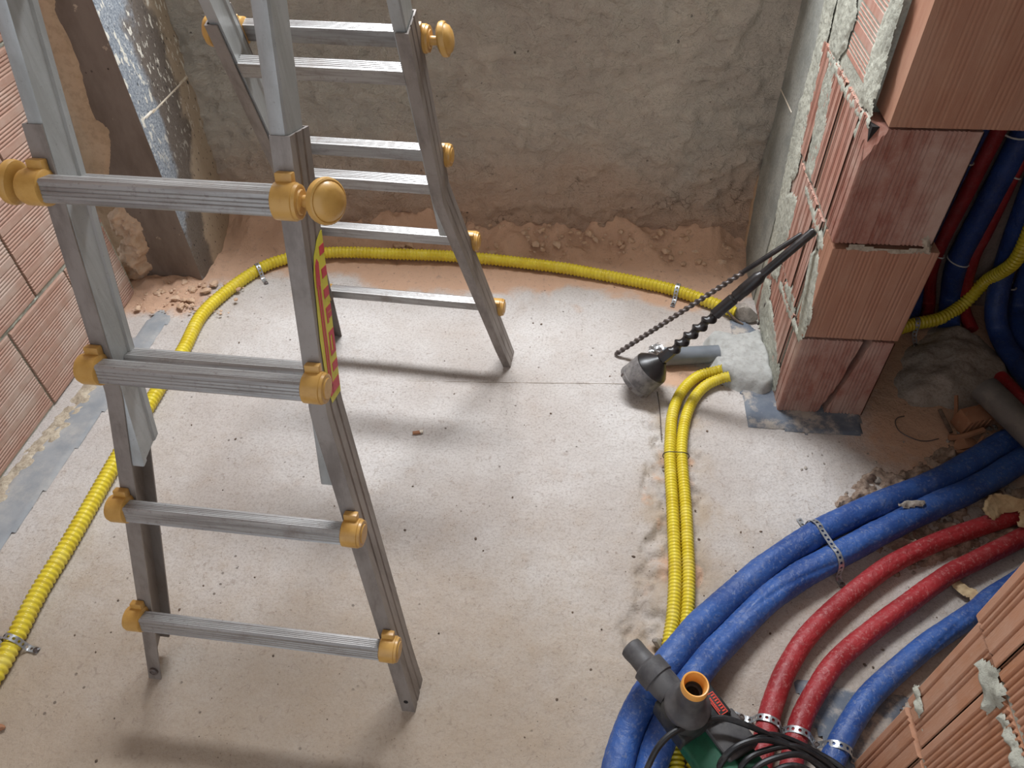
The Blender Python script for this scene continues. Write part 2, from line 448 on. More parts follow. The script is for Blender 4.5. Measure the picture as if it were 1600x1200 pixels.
def tag(o, label=None, cat=None, group=None, kind=None):
    if label: o['label'] = label
    if cat: o['category'] = cat
    if group: o['group'] = group
    if kind: o['kind'] = kind
    return o


def empty(name, loc):
    o = bpy.data.objects.new(name, None); COL.objects.link(o); o.location = loc; o.empty_display_size = 0.05
    return o


# ---------------------------------------------------------------- relief sheets
def sheet(name, mat, nu, nv, fn, kind='structure', tint=None, smooth=60):
    """grid mesh: fn(U, V) -> x, y, z arrays, U and V run 0..1"""
    U, Vv = np.meshgrid(np.linspace(0, 1, nu), np.linspace(0, 1, nv), indexing='ij')
    x, y, z = fn(U, Vv)
    vs = np.stack([x, y, z], -1).reshape(-1, 3)
    i = np.arange((nu - 1) * (nv - 1)); a = (i // (nv - 1)) * nv + i % (nv - 1)
    F = np.stack([a, a + nv, a + nv + 1, a + 1], -1)
    me = bpy.data.meshes.new(name); me.from_pydata(vs.tolist(), [], F.tolist())
    me.polygons.foreach_set('use_smooth', [True] * len(me.polygons))
    if tint is not None:
        at = me.attributes.new('tint', 'FLOAT', 'POINT'); at.data.foreach_set('value', tint(x, y, z).reshape(-1).astype(np.float32))
    me.materials.append(mat)
    ob = bpy.data.objects.new(name, me); COL.objects.link(ob)
    if kind: ob['kind'] = kind
    return ob


def poly_dist(poly, X, Y):
    """signed distance, positive inside"""
    D = np.full(X.shape, 1e9); ins = np.zeros(X.shape, bool); n = len(poly)
    for i in range(n):
        x0, y0 = poly[i]; x1, y1 = poly[(i + 1) % n]
        dx, dy = x1 - x0, y1 - y0; L = dx * dx + dy * dy + 1e-12
        t = np.clip(((X - x0) * dx + (Y - y0) * dy) / L, 0, 1)
        D = np.minimum(D, np.hypot(X - x0 - t * dx, Y - y0 - t * dy))
        c = ((y0 > Y) != (y1 > Y)) & (X < dx * (Y - y0) / (dy if abs(dy) > 1e-9 else 1e-9) + x0)
        ins ^= c
    return np.where(ins, D, -D)


def patch(name, mat, poly, to3, res=0.006, thick=0.008, edge=0.012, rough=0.5, jag=0.008, freq=40, seed=0, parent=None, root=None, base=-0.002, dome=0.0, kind=None):
    """an irregular lump of mortar or a torn sheet spread over a surface: to3(a, b, h) -> point"""
    xs = [p[0] for p in poly]; ys = [p[1] for p in poly]
    ga = np.arange(min(xs) - 2 * jag, max(xs) + 2 * jag + res, res); gb = np.arange(min(ys) - 2 * jag, max(ys) + 2 * jag + res, res)
    X, Y = np.meshgrid(ga, gb, indexing='ij')
    d = poly_dist(poly, X, Y) + jag * fbm(X, Y, freq * 0.7, 3, seed + 50)
    t = np.clip(d / edge, 0, 1); t = t * t * (3 - 2 * t)
    H = t * thick * (1 + rough * fbm(X, Y, freq, 4, seed)) + base
    if dome: H = H + dome * np.clip(d / max(d.max(), 1e-6), 0, 1) ** 0.7
    keep = d > -res * 0.8
    idx = -np.ones(X.shape, int); ii = np.argwhere(keep); vs = []
    for k, (i, j) in enumerate(ii): idx[i, j] = k; vs.append(to3(X[i, j], Y[i, j], H[i, j]))
    fs = []
    for i in range(len(ga) - 1):
        for j in range(len(gb) - 1):
            q = (idx[i, j], idx[i + 1, j], idx[i + 1, j + 1], idx[i, j + 1])
            if min(q) >= 0: fs.append(q)
    b = B(); b.add(vs, fs)
    return b.build(name, mat, parent, root, smooth=60, kind=kind)


# ---------------------------------------------------------------- floor
TW = [(0.307, 1.557), (0.279, 1.334), (0.270, 1.182), (0.267, 1.029), (0.261, 0.860), (0.247, 0.713)]      # line of the twin conduit


def chase(x, y, D):
    left = x < np.interp(y, [q[1] for q in TW[::-1]], [q[0] for q in TW[::-1]])
    wide = np.where(left, 0.075 + 0.03 * np.clip((1.15 - y) / 0.4, 0, 1), 0.045)
    return np.clip((wide - D + 0.028 * fbm(x, y, 14, 4, 4)) / 0.018, 0, 1) * np.clip((y - 0.62) / 0.1, 0, 1) * np.clip((1.36 - y) / 0.1, 0, 1)


def seg_dist(x, y):
    D = np.full(x.shape, 9.0)
    for i in range(len(TW) - 1):
        (x0, y0), (x1, y1) = TW[i], TW[i + 1]; dx, dy = x1 - x0, y1 - y0
        t = np.clip(((x - x0) * dx + (y - y0) * dy) / (dx * dx + dy * dy), 0, 1)
        D = np.minimum(D, np.hypot(x - x0 - t * dx, y - y0 - t * dy))
    return D


def floor_fn(U, Vv):
    x = -1.62 + U * 3.36; y = -0.75 + Vv * 2.90
    z = 0.0012 * fbm(x, y, 6, 3, 3) + 0.0010 * fbm(x, y, 40, 2, 9)
    D = np.full(x.shape, 9.0)
    for i in range(len(TW) - 1):
        (x0, y0), (x1, y1) = TW[i], TW[i + 1]; dx, dy = x1 - x0, y1 - y0
        t = np.clip(((x - x0) * dx + (y - y0) * dy) / (dx * dx + dy * dy), 0, 1)
        D = np.minimum(D, np.hypot(x - x0 - t * dx, y - y0 - t * dy))
    k = chase(x, y, D)
    z = z - k * (0.006 + 0.010 * np.clip(fbm(x, y, 42, 4, 5) + 0.3, -0.6, 1.2))     # chased strip
    yb = y + 0.03 * fbm(x, y, 9, 3, 21)
    k = np.clip((yb - 1.97) / 0.15, 0, 1) * np.clip((0.62 - x) / 0.06, 0, 1)
    z = z + k ** 1.3 * (0.10 + 0.020 * fbm(x, y, 18, 4, 6)) + np.clip((yb - 1.80) / 0.1, 0, 1) * 0.0022 * fbm(x, y, 45, 3, 8) * (x < 0.56)
    k = np.clip((yb - 1.60) / 0.15, 0, 1) * np.clip((-1.12 - x) / 0.15, 0, 1)
    z = z + k * (0.02 + 0.010 * fbm(x, y, 30, 3, 11))
    return x, y, z


def floor_tint(x, y, z):
    n = 0.05 * fbm(x, y, 7, 4, 31)
    a = np.clip((y + n - 1.76) / 0.10, 0, 1) * np.clip((0.60 - x) / 0.05, 0, 1)
    b = np.clip((y + n - 1.55) / 0.15, 0, 1) * np.clip((-1.10 - x) / 0.12, 0, 1)
    c = np.clip((x + n - 0.62) / 0.2, 0, 1) * np.clip((y + n - 1.0) / 0.35, 0, 1) * 0.8
    f = np.clip(1.25 - np.hypot((x - 0.29) / 0.12, (y - 1.485) / 0.055) + n * 4, 0, 1)
    c = np.maximum(c, f)
    e = chase(x, y, seg_dist(x, y)) * (0.25 + 0.45 * np.clip(fbm(x, y, 22, 4, 88), -0.2, 1))
    return np.maximum(np.maximum(np.maximum(a, b), c), e)


def floor_grime_falloff(x, y, z):  # dirt along the conduits, and painted light falloff towards the camera
    n = 0.15 * fbm(x, y, 3, 3, 61)
    k = np.full(x.shape, 9.0)
    for q in TW: k = np.minimum(k, np.hypot(x - q[0], y - q[1]))
    return np.clip(np.clip((1.25 - y + n) / 1.0, 0, 1) * 1.0 + np.clip((0.12 - k) / 0.08, 0, 1) * 0.5 * (0.6 + fbm(x, y, 25, 3, 66)), 0, 1)


floor = sheet('floor', M['floor'], 560, 480, floor_fn, tint=floor_tint)
at = floor.data.attributes.new('grime_falloff', 'FLOAT', 'POINT')
co = np.empty(len(floor.data.vertices) * 3, np.float32); floor.data.vertices.foreach_get('co', co); co = co.reshape(-1, 3)
at.data.foreach_set('value', floor_grime_falloff(co[:, 0], co[:, 1], co[:, 2]).astype(np.float32))

B().sweep([(-0.589, 1.398, 0.001), (-0.233, 1.419, 0.000), (0.145, 1.441, 0.001), (0.258, 1.445, 0.000)], 0.0006, 5, 0.02).build('screed_seam', M['mortar_dark'], floor)
B().sweep([(0.234, 1.417, 0.002), (0.238, 1.352, 0.001), (0.238, 1.242, 0.000)], 0.0013, 5, 0.01).build('loose_wire', M['bit_steel'], floor)
patch('broken_edge', M['screed_edge'], [(0.633, 1.078), (0.694, 1.158), (0.759, 1.199), (0.805, 1.183), (0.870, 1.228), (0.945, 1.300), (0.984, 1.303), (1.026, 1.245), (0.946, 1.183), (0.858, 1.133), (0.756, 1.077), (0.657, 1.023)], lambda a, b, h: (a, b, h), res=0.005, thick=0.010, edge=0.012, rough=1.3, jag=0.010, freq=55, seed=33, parent=floor)
patch('rubble_bed', M['screed_edge'], [(0.677, 0.985), (0.845, 1.086), (0.963, 1.142), (1.157, 1.196), (1.077, 0.994), (0.972, 1.002), (0.843, 0.942), (0.722, 0.892)], lambda a, b, h: (a, b, h), res=0.006, thick=0.008, edge=0.02, rough=1.5, jag=0.010, freq=50, seed=34, parent=floor)
# ---------------------------------------------------------------- back wall under the roof window
def back_fn(U, Vv):
    x = -1.60 + U * 2.2; z = -0.03 + Vv * 1.32
    rg = 1 - np.abs(fbm(x * 0.75, z, 11, 4, 47))
    y = 2.12 - 0.012 * fbm(x, z, 4, 5, 40, 0.55) - 0.006 * fbm(x, z, 36, 4, 44) - 0.012 * rg ** 2
    y = y - 0.03 * np.clip((0.25 - z) / 0.25, 0, 1)
    return x, y, z


sheet('wall_back', M['plaster'], 380, 230, back_fn)
B().box((-0.5, 2.32, 0.62), (2.3, 0.30, 1.27)).box((-1.75, 2.32, 1.9), (0.5, 0.3, 1.35)).box((0.95, 2.32, 1.9), (0.9, 0.3, 1.35)).build('wall_back_core', M['shell'], kind='structure', smooth=0)
B().box((0.1, 0.62, 2.66), (3.9, 3.1, 0.12)).build('ceiling', M['shell'], kind='structure', smooth=0)

# ---------------------------------------------------------------- pillar in the left corner
pillar = B().box((-1.40, 1.975, 1.29), (0.40, 0.35, 2.62), bev=0.006).build('pillar', M['concrete'], kind='structure')
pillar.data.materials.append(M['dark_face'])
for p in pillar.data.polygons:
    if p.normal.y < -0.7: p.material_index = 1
patch('plaster_patch', M['beige_plaster'], [(-1.457, 0.902), (-1.275, 0.904), (-1.300, 0.825), (-1.302, 0.757), (-1.297, 0.694), (-1.318, 0.609), (-1.324, 0.547), (-1.303, 0.511), (-1.357, 0.383), (-1.388, 0.320), (-1.380, 0.211), (-1.407, 0.091), (-1.423, 0.015), (-1.505, -0.015), (-1.485, 0.316), (-1.454, 0.754)],
      lambda a, b, h: (a, 1.80 - h, b), thick=0.012, edge=0.01, rough=0.25, jag=0.006, freq=25, seed=2, parent=pillar)
patch('white_streak', M['chalk'], [(1.802, 0.545), (1.904, 0.537), (2.015, 0.536), (2.155, 0.542), (2.127, 0.531), (1.993, 0.531), (1.899, 0.532), (1.822, 0.537)],
      lambda a, b, h: (-1.20 + h, a, b), res=0.003, thick=0.002, edge=0.004, rough=0.4, jag=0.0015, seed=5, base=0.0, parent=pillar)
patch('broken_plaster', M['rubble'], [(-1.423, 0.254), (-1.362, 0.278), (-1.317, 0.213), (-1.343, 0.095), (-1.389, -0.009), (-1.458, -0.033), (-1.461, 0.039), (-1.441, 0.138)],
      lambda a, b, h: (a, 1.80 - h, b), thick=0.028, edge=0.02, rough=0.7, jag=0.014, freq=35, seed=6, parent=pillar)


# ---------------------------------------------------------------- fluted bricks
def flutes(L, groups):
    """profile along 0..L: list of (pos, depth); groups of narrow grooves split by flat bands"""
    out = [(0.0, 0.002), (0.003, 0.0)]
    pitch, dep = 0.0085, 0.0028
    x = 0.012
    gi = 0
    while x < L - 0.016:
        for k in range(groups[gi % len(groups)]):
            if x > L - 0.016: break
            out += [(x, 0.0), (x + 0.002, -dep), (x + 0.0042, -dep), (x + 0.006, 0.0)]
            x += pitch
        x += 0.016; gi += 1
    out += [(L - 0.003, 0.0), (L, 0.002)]
    return [(a, (d if d < 0 else 0.0) if 0.002 < a < L - 0.002 else -0.0025) for a, d in out]


_cache = {}


def left_brick(Ly, Hz):
    k = ('l', round(Ly, 3), round(Hz, 3))
    if k not in _cache:
        pr = flutes(Hz, (5, 5, 6)); D = 0.08
        ring = [(d, z) for z, d in pr] + [(-D, Hz), (-D, 0)]
        b = B(); b.loft([[(x, 0, z) for x, z in ring], [(x, Ly, z) for x, z in ring]])
        o = b.build('brick', M['brick'], smooth=0); _cache[k] = o.data; bpy.data.objects.remove(o)
    return _cache[k]


def lay(me, parent, loc, rotz=0.0, name='brick'):
    o = bpy.data.objects.new(name, me); COL.objects.link(o); o.parent = parent; o.location = loc; o.rotation_euler = (0, 0, rotz)
    return o


WX = -1.39
wall_left = B().box((WX - 0.048, 0.485, 1.29), (0.084, 2.49, 2.62)).build('wall_left', M['mortar'], kind='structure', smooth=0)
rng = random.Random(3)
for c in range(10):
    z0 = 0.006 + c * 0.262
    y = 1.72; first = (0.22, 0.35 - 0.262)[c % 2] if c else 0.22
    ys = []
    if c % 2 == 0: ys = [(1.505, 0.215)]
    else: ys = [(1.64, 0.08)]
    yy = ys[0][0]
    while yy > -0.7:
        ys.append((yy - 0.262, 0.254)); yy -= 0.262
    for (a, L) in ys:
        lay(left_brick(L, 0.249), wall_left, (WX + rng.uniform(-0.002, 0.003), a + rng.uniform(-0.002, 0.002), z0 + rng.uniform(-0.001, 0.001)))
# squeezed mortar in the bed joints
for c in range(1, 5):
    patch('mortar_joint', M['mortar'], [(0.2, c * 0.262 - 0.008), (1.71, c * 0.262 - 0.008), (1.71, c * 0.262 + 0.006), (0.2, c * 0.262 + 0.006)],
          lambda a, b, h: (WX + h, a, b), res=0.004, thick=0.003, edge=0.006, rough=1.2, jag=0.004, freq=50, seed=60 + c, parent=wall_left, base=-0.006)
patch('mortar_crumbs', M['sandy'], [(-1.400, 0.994), (-1.369, 1.243), (-1.353, 1.428), (-1.275, 1.368), (-1.294, 1.173), (-1.314, 1.021), (-1.330, 0.806), (-1.343, 0.754), (-1.407, 0.852)],
      lambda a, b, h: (a, b, h), thick=0.007, edge=0.03, rough=0.9, jag=0.008, freq=70, seed=12, parent=wall_left)

# ---------------------------------------------------------------- right wall: the pier with its end blocks
RX = 0.543; RT = 0.214; RY = 1.37
wall_right = B().box((RX + RT / 2, 1.79, 1.29), (RT - 0.006, 0.66, 2.62)).build('wall_right', M['mortar'], kind='structure', smooth=0)
B().box((RX + RT / 2 - 0.0005, 1.982, 1.29), (RT + 0.001, 0.29, 2.62)).build('pier_render', M['corner_plaster'], wall_right, smooth=0)


def vflute(x0, x1, y0, y1, z0, z1, faces, groups=(4, 5), mat=None, parent=None, cut=None, dep=1.0):
    """upright fluted block; faces: which of 'W' (x0), 'S' (y0), 'N' (y1) carry grooves"""
    r = []
    if 'W' in faces:                                            # walk y1 -> y0 along x0
        for p, d in flutes(y1 - y0, groups['W'] if isinstance(groups, dict) else groups): r.append((x0 - d * dep, y1 - p))
    else: r += [(x0, y1), (x0, y0)]
    if 'S' in faces:
        for p, d in flutes(x1 - x0, groups['S'] if isinstance(groups, dict) else groups): r.append((x0 + p, y0 - d * dep))
    else: r += [(x0, y0)] if 'W' in faces else []
    r += [(x1, y0), (x1, y1)]
    bm = bmesh.new()
    vs0 = [bm.verts.new((x, y, z0)) for x, y in r]; vs1 = [bm.verts.new((x, y, z1)) for x, y in r]; n = len(r)
    for i in range(n):
        j = (i + 1) % n
        bm.faces.new((vs0[i], vs0[j], vs1[j], vs1[i]))
    bm.faces.new(vs0[::-1]); bm.faces.new(vs1)
    bmesh.ops.remove_doubles(bm, verts=bm.verts[:], dist=0.0002)
    for co, no in (cut or []):
        g = bm.verts[:] + bm.edges[:] + bm.faces[:]
        q = bmesh.ops.bisect_plane(bm, geom=g, plane_co=co, plane_no=no, clear_outer=True)
        ed = [e for e in q['geom_cut'] if isinstance(e, bmesh.types.BMEdge)]
        if ed: bmesh.ops.contextual_create(bm, geom=ed)
    b = B(); b.bm(bm)
    return b.build('brick', mat or M['brick_side'], parent, smooth=0)


ET = 0.075                                                      # end blocks stand across the wall
# course 1: the cracked end block, two halves with the crack between
zc = [0.004, 0.262, 0.524, 0.786, 1.048]
ck = RX + 0.135
vflute(RX, RX + RT, RY, RY + ET, zc[0], zc[1] - 0.006, 'WS', {'W': (2, 1), 'S': (6, 7, 5)}, M['brick_dusty'], wall_right,
       cut=[((ck, RY, 0.20), (0.995, 0, -0.10)), ((ck - 0.004, RY, 0.13), (0.97, 0, -0.24))])
vflute(RX, RX + RT, RY, RY + ET, zc[0], zc[1] - 0.006, 'S', (6, 7, 5), M['brick_dusty'], wall_right,
       cut=[((ck + 0.001, RY, 0.20), (-0.995, 0, 0.10)), ((ck + 0.0035, RY, 0.115), (-0.985, 0, 0.17))])
# course 2, plain fine-lined block
vflute(RX - 0.002, RX + RT + 0.004, RY, RY + ET, zc[1] + 0.002, zc[2] - 0.010, 'WS', {'W': (1,), 'S': (3, 5, 4)}, M['brick_end'], wall_right, dep=0.35)
# course 3, scored block with its upper corner broken off
vflute(RX - 0.006, RX + RT - 0.018, RY + 0.002, RY + ET, zc[2] + 0.004, zc[3] - 0.004, 'WS', {'W': (2, 1), 'S': (5, 6)}, M['brick_dusty'], wall_right,
       cut=[((RX + 0.006, RY + 0.002, zc[3] - 0.048), (-0.80, -0.45, 0.36))])
B().box((RX + 0.03, RY + 0.045, zc[3] - 0.03), (0.06, 0.05, 0.045)).build('hollow_shade', M['dark'], wall_right, smooth=0)  # dark box, its colour stands for the shade in the broken hollow
# course 4, larger block set a little to the right
vflute(RX + 0.020, RX + RT + 0.052, RY - 0.004, RY + ET + 0.030, zc[3] + 0.004, zc[4] + 0.01, 'S', (4,), M['brick_end'], wall_right, dep=0.18)
vflute(RX, RX + RT, RY, RY + ET, zc[4] + 0.02, 1.31, 'WS', {'W': (2, 1), 'S': (6, 7)}, M['brick_end'], wall_right)
B().box((RX + RT / 2, RY + 0.09, 1.96), (RT, 0.18, 1.28)).build('pier_upper', M['mortar'], wall_right, smooth=0)
# bricks of the side face behind the end blocks
ya = RY + ET + 0.018
side = [(0, [(ya, 1.60, 'W'), (1.612, 1.80, 'W')]), (1, [(ya + 0.012, 1.53, 'W'), (1.545, 1.74, 'W'), (1.75, 1.82, 'W')]),
        (2, [(ya, 1.575, 'W'), (1.595, 1.70, 'W'), (1.72, 1.83, 'W')])]
for c, row in side:
    for (a, b_, f) in row:
        vflute(RX + rng.uniform(-0.004, 0.004), RX + 0.08, a, b_, zc[c] + 0.004, zc[c + 1] - 0.010, f, {'W': ((2, 1, 2), (1, 2), (2, 2))[c]}, M['brick_side'], wall_right)
# course 4: a brick laid with its flutes level
o = lay(left_brick(0.17, 0.215), wall_right, (RX + 0.002, 1.665, zc[3] + 0.02), PI); o.data = o.data.copy(); o.data.materials[0] = M['brick_side']
vflute(RX, RX + 0.08, 1.70, 1.79, zc[3] + 0.006, zc[4], 'W', (1,), M['brick_side'], wall_right)
xr = lambda a, b, h: (RX - h, a, b)
MORTAR_X = [
    [(1.416, 0.485), (1.504, 0.506), (1.660, 0.505), (1.681, 0.485), (1.539, 0.467), (1.446, 0.450)],
    [(1.366, 0.257), (1.431, 0.254), (1.538, 0.238), (1.638, 0.229), (1.643, 0.204), (1.535, 0.209), (1.441, 0.224), (1.386, 0.235)],
    [(1.432, 0.461), (1.394, 0.409), (1.355, 0.328), (1.370, 0.260), (1.405, 0.237), (1.440, 0.296), (1.480, 0.381), (1.494, 0.435)],
    [(1.619, 0.238), (1.538, 0.289), (1.478, 0.286), (1.462, 0.238), (1.524, 0.228)],
    [(1.402, 0.783), (1.483, 0.777), (1.594, 0.775), (1.749, 0.781), (1.818, 0.769), (1.751, 0.752), (1.647, 0.746), (1.570, 0.745), (1.478, 0.753), (1.450, 0.753)],
    [(1.816, 0.905), (1.714, 0.936), (1.660, 0.879), (1.671, 0.818), (1.707, 0.770), (1.777, 0.771), (1.801, 0.818)],
    [(1.500, 0.989), (1.447, 1.005), (1.436, 0.924), (1.424, 0.871), (1.413, 0.791), (1.498, 0.777), (1.509, 0.824), (1.518, 0.870), (1.512, 0.930)],
    [(1.752, 0.773), (1.698, 0.773), (1.657, 0.705), (1.632, 0.627), (1.624, 0.526), (1.699, 0.509), (1.729, 0.610), (1.762, 0.704)],
    [(1.929, 0.858), (1.831, 0.888), (1.816, 0.799), (1.814, 0.756), (1.786, 0.694), (1.777, 0.587), (1.758, 0.476), (1.809, 0.391), (1.858, 0.382), (1.875, 0.503), (1.891, 0.665), (1.895, 0.770)],
    [(1.902, 0.611), (1.834, 0.625), (1.792, 0.493), (1.772, 0.394), (1.749, 0.310), (1.742, 0.232), (1.795, 0.206), (1.841, 0.312), (1.878, 0.465)],
    [(1.825, 0.381), (1.695, 0.458), (1.672, 0.380), (1.668, 0.284), (1.669, 0.199), (1.738, 0.169), (1.789, 0.263)],
    [(1.784, 0.135), (1.711, 0.167), (1.664, 0.090), (1.556, 0.067), (1.468, 0.054), (1.427, -0.002), (1.508, -0.010), (1.654, 0.003), (1.760, 0.036)],
    [(1.760, 0.036), (1.681, 0.132), (1.543, 0.124), (1.438, 0.083), (1.421, 0.023), (1.483, -0.010), (1.608, 0.007)],
    [(1.472, 0.749), (1.448, 0.779), (1.406, 0.786), (1.404, 0.769), (1.432, 0.736), (1.447, 0.714), (1.476, 0.727)],
]
for k, pol in enumerate(MORTAR_X):
    patch('mortar_smear', M['mortar'], pol, xr, res=0.004, thick=0.0035, edge=0.012, rough=0.30, jag=0.005, freq=130, seed=100 + k, base=0.0005, parent=wall_right)
patch('mortar_joint', M['mortar_dark'], [(0.575, 0.525), (0.643, 0.519), (0.737, 0.519), (0.739, 0.506), (0.647, 0.508), (0.572, 0.514)], lambda a, b, h: (a, RY - h, b), res=0.004, thick=0.006, edge=0.006, rough=0.8, jag=0.004, seed=130, parent=wall_right)
patch('mortar_joint', M['mortar_dark'], [(0.712, 0.545), (0.720, 0.559), (0.741, 0.530), (0.743, 0.503), (0.728, 0.508)], lambda a, b, h: (a, RY - h, b), res=0.004, thick=0.012, edge=0.008, rough=0.8, jag=0.004, seed=131, parent=wall_right)
B().sweep([(RX - 0.001, a, z) for a, z in [(2.309, 0.529), (2.181, 0.535), (2.057, 0.542), (1.941, 0.548)]], 0.0022, 6, 0.006).build('white_streak', M['chalk'], wall_right)
# beige strip of plaster in the back corner
patch('corner_strip', M['beige_plaster'], [(2.289, 0.368), (2.227, 0.236), (2.203, 0.061), (2.233, -0.075), (2.045, 0.017), (2.079, 0.163), (2.121, 0.316), (2.182, 0.389)], xr, thick=0.007, edge=0.03, rough=0.3, jag=0.006, seed=133, parent=wall_right)

# near pier at the lower right
NX = 0.547; NE = 0.512
wall_near = B().box((NX + 0.111, -0.125, 1.29), (0.210, 1.12, 2.62)).build('wall_near', M['mortar'], kind='structure', smooth=0)
for c in range(4):
    z0 = c * 0.262 + 0.004; z1 = z0 + 0.252
    e = NE + (-0.006, 0.004, 0.010, 0.006)[c]
    vflute(NX + (0.004 if c == 1 else 0), NX + 0.214, e - 0.075, e, z0, z1, 'W', {'W': ((2, 1), (1, 2), (3, 3), (2, 2))[c]}, M['brick_near'], wall_near)
    yy = e - 0.077
    for L in ((0.25, 0.25, 0.25), (0.12, 0.25, 0.25, 0.25), (0.25, 0.25, 0.25), (0.12, 0.25, 0.25, 0.25))[c]:
        vflute(NX + rng.uniform(-0.002, 0.002), NX + 0.08, yy - L, yy, z0, z1, 'W', (20,), M['brick_near'], wall_near); yy -= L + 0.005
xn = lambda a, b, h: (NX - h, a, b)
patch('mortar_smear', M['mortar'], [(0.473, 0.500), (0.459, 0.517), (0.446, 0.533), (0.438, 0.520), (0.415, 0.530), (0.409, 0.507), (0.408, 0.482), (0.411, 0.466), (0.423, 0.479), (0.445, 0.486)], xn, res=0.004, thick=0.008, edge=0.006, rough=0.6, jag=0.004, freq=60, seed=140, parent=wall_near)
for k, pol in enumerate(([(0.403, 0.495), (0.403, 0.509), (0.358, 0.513), (0.338, 0.512), (0.342, 0.496), (0.372, 0.494)], [(0.520, 0.303), (0.516, 0.321), (0.481, 0.309), (0.479, 0.292)], [(0.461, 0.273), (0.459, 0.292), (0.455, 0.273), (0.459, 0.261)])):
    patch('mortar_smear', M['mortar'], pol, xn, res=0.003, thick=0.006, edge=0.004, rough=0.9, jag=0.003, freq=80, seed=141 + k, parent=wall_near)

# shaft behind the opening
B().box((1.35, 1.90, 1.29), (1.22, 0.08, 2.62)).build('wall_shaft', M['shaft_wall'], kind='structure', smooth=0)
B().box((1.80, 0.75, 1.29), (0.12, 2.4, 2.62)).build('shaft_light_block_side', M['shaft_wall'], kind='structure', smooth=0)  # unseen side wall, added to keep the niche dark
B().box((1.26, 0.02, 1.29), (1.0, 0.12, 2.62)).build('shaft_light_block_near', M['shaft_wall'], kind='structure', smooth=0)  # unseen partition, added to block light coming from behind the camera

# ---------------------------------------------------------------- floor membranes
fl3 = lambda a, b, h: (a, b, h)
tag(patch('membrane_strip', M['membrane'], [(-1.298, 0.687), (-1.273, 0.790), (-1.263, 0.991), (-1.248, 1.222), (-1.241, 1.486), (-1.225, 1.646), (-1.290, 1.666), (-1.306, 1.432), (-1.323, 1.296), (-1.350, 1.113), (-1.365, 0.938), (-1.380, 0.810)], fl3, res=0.008, thick=0.004, edge=0.004, rough=0.3, jag=0.003, freq=20, seed=150, base=0.001),
    'grey bitumen membrane strip lying along the foot of the left brick wall', 'membrane')
tag(patch('membrane_sheet', M['membrane_dark'], [(0.447, 1.451), (0.464, 1.406), (0.461, 1.310), (0.521, 1.313), (0.607, 1.300), (0.746, 1.307), (0.755, 1.395), (0.618, 1.455), (0.518, 1.471)], fl3, res=0.007, thick=0.006, edge=0.004, rough=0.3, jag=0.003, freq=20, seed=151, base=0.001),
    'grey membrane sheet sticking out from under the cracked brick pier', 'membrane')
tag(patch('membrane_sheet', M['membrane_dark'], [(0.466, 0.646), (0.538, 0.647), (0.585, 0.641), (0.693, 0.640), (0.645, 0.595), (0.569, 0.520), (0.487, 0.449), (0.499, 0.536), (0.482, 0.587)], fl3, res=0.007, thick=0.004, edge=0.004, rough=0.3, jag=0.004, freq=20, seed=152, base=0.001),
    'grey membrane sheet under the red pipes by the lower brick wall', 'membrane')
tag(patch('membrane_scrap', M['membrane_dark'], [(0.462, 1.743), (0.507, 1.726), (0.539, 1.685), (0.525, 1.650), (0.461, 1.651)], fl3, res=0.006, thick=0.005, edge=0.004, rough=0.3, jag=0.003, freq=20, seed=153, base=0.001),
    'small grey membrane scrap beside the mortar lump at the far pier', 'membrane')

# ---------------------------------------------------------------- ladder
LS = dict(
    front=dict(o=Vector((-0.54923, 0.53117, 0)), yaw=-0.03529, a=0.25706, sg=1, c=0.0175, s0=0.1923, d=0.26604),
    rear=dict(o=Vector((-0.47104, 1.56543, 0)), yaw=-0.06172, a=0.28641, sg=-1, c=0.033, s0=0.203, d=0.266))
ladder = empty('stepladder', (-0.50, 1.05, 0.0))
tag(ladder, 'worn aluminium folding ladder with ochre plastic rung caps standing open on the floor', 'ladder')
HALF = lambda s: 0.173 + max(0.0, 0.67 - s) * 0.147


def frame(L):
    u = Vector((math.cos(L['yaw']), math.sin(L['yaw']), 0)); n = Vector((-math.sin(L['yaw']), math.cos(L['yaw']), 0)); z = Vector((0, 0, 1))
    v = z * math.cos(L['a']) + n * (L['sg'] * math.sin(L['a']))
    m = -n * (L['sg'] * math.cos(L['a'])) + z * math.sin(L['a'])
    return lambda uu, s, mm: L['o'] + u * uu + v * s + m * mm, u, v, m


def rung_box(T, c, h, s, m0, m1, hh):
    """ribbed bar: a rounded rectangle with shallow grooves on tread and front"""
    pr = []
    w = m1 - m0
    for k in range(5): pr += [(m0 + w * (0.1 + 0.8 * k / 5), hh / 2), (m0 + w * (0.1 + 0.8 * (k + 0.6) / 5), hh / 2), (m0 + w * (0.1 + 0.8 * (k + 0.8) / 5), hh / 2 - 0.0012)]
    pr += [(m1 - 0.003, hh / 2), (m1, hh / 2 - 0.003)]
    for k in range(4): pr += [(m1, hh / 2 - 0.005 - (hh - 0.010) * k / 4), (m1, hh / 2 - 0.005 - (hh - 0.010) * (k + 0.6) / 4), (m1 - 0.0009, hh / 2 - 0.005 - (hh - 0.010) * (k + 0.8) / 4)]
    pr += [(m1, -hh / 2 + 0.003), (m1 - 0.003, -hh / 2), (m0, -hh / 2), (m0, hh / 2)]
    b = B(); b.loft([[T(c - h, s + q, m) for m, q in pr], [T(c + h, s + q, m) for m, q in pr]])
    return b


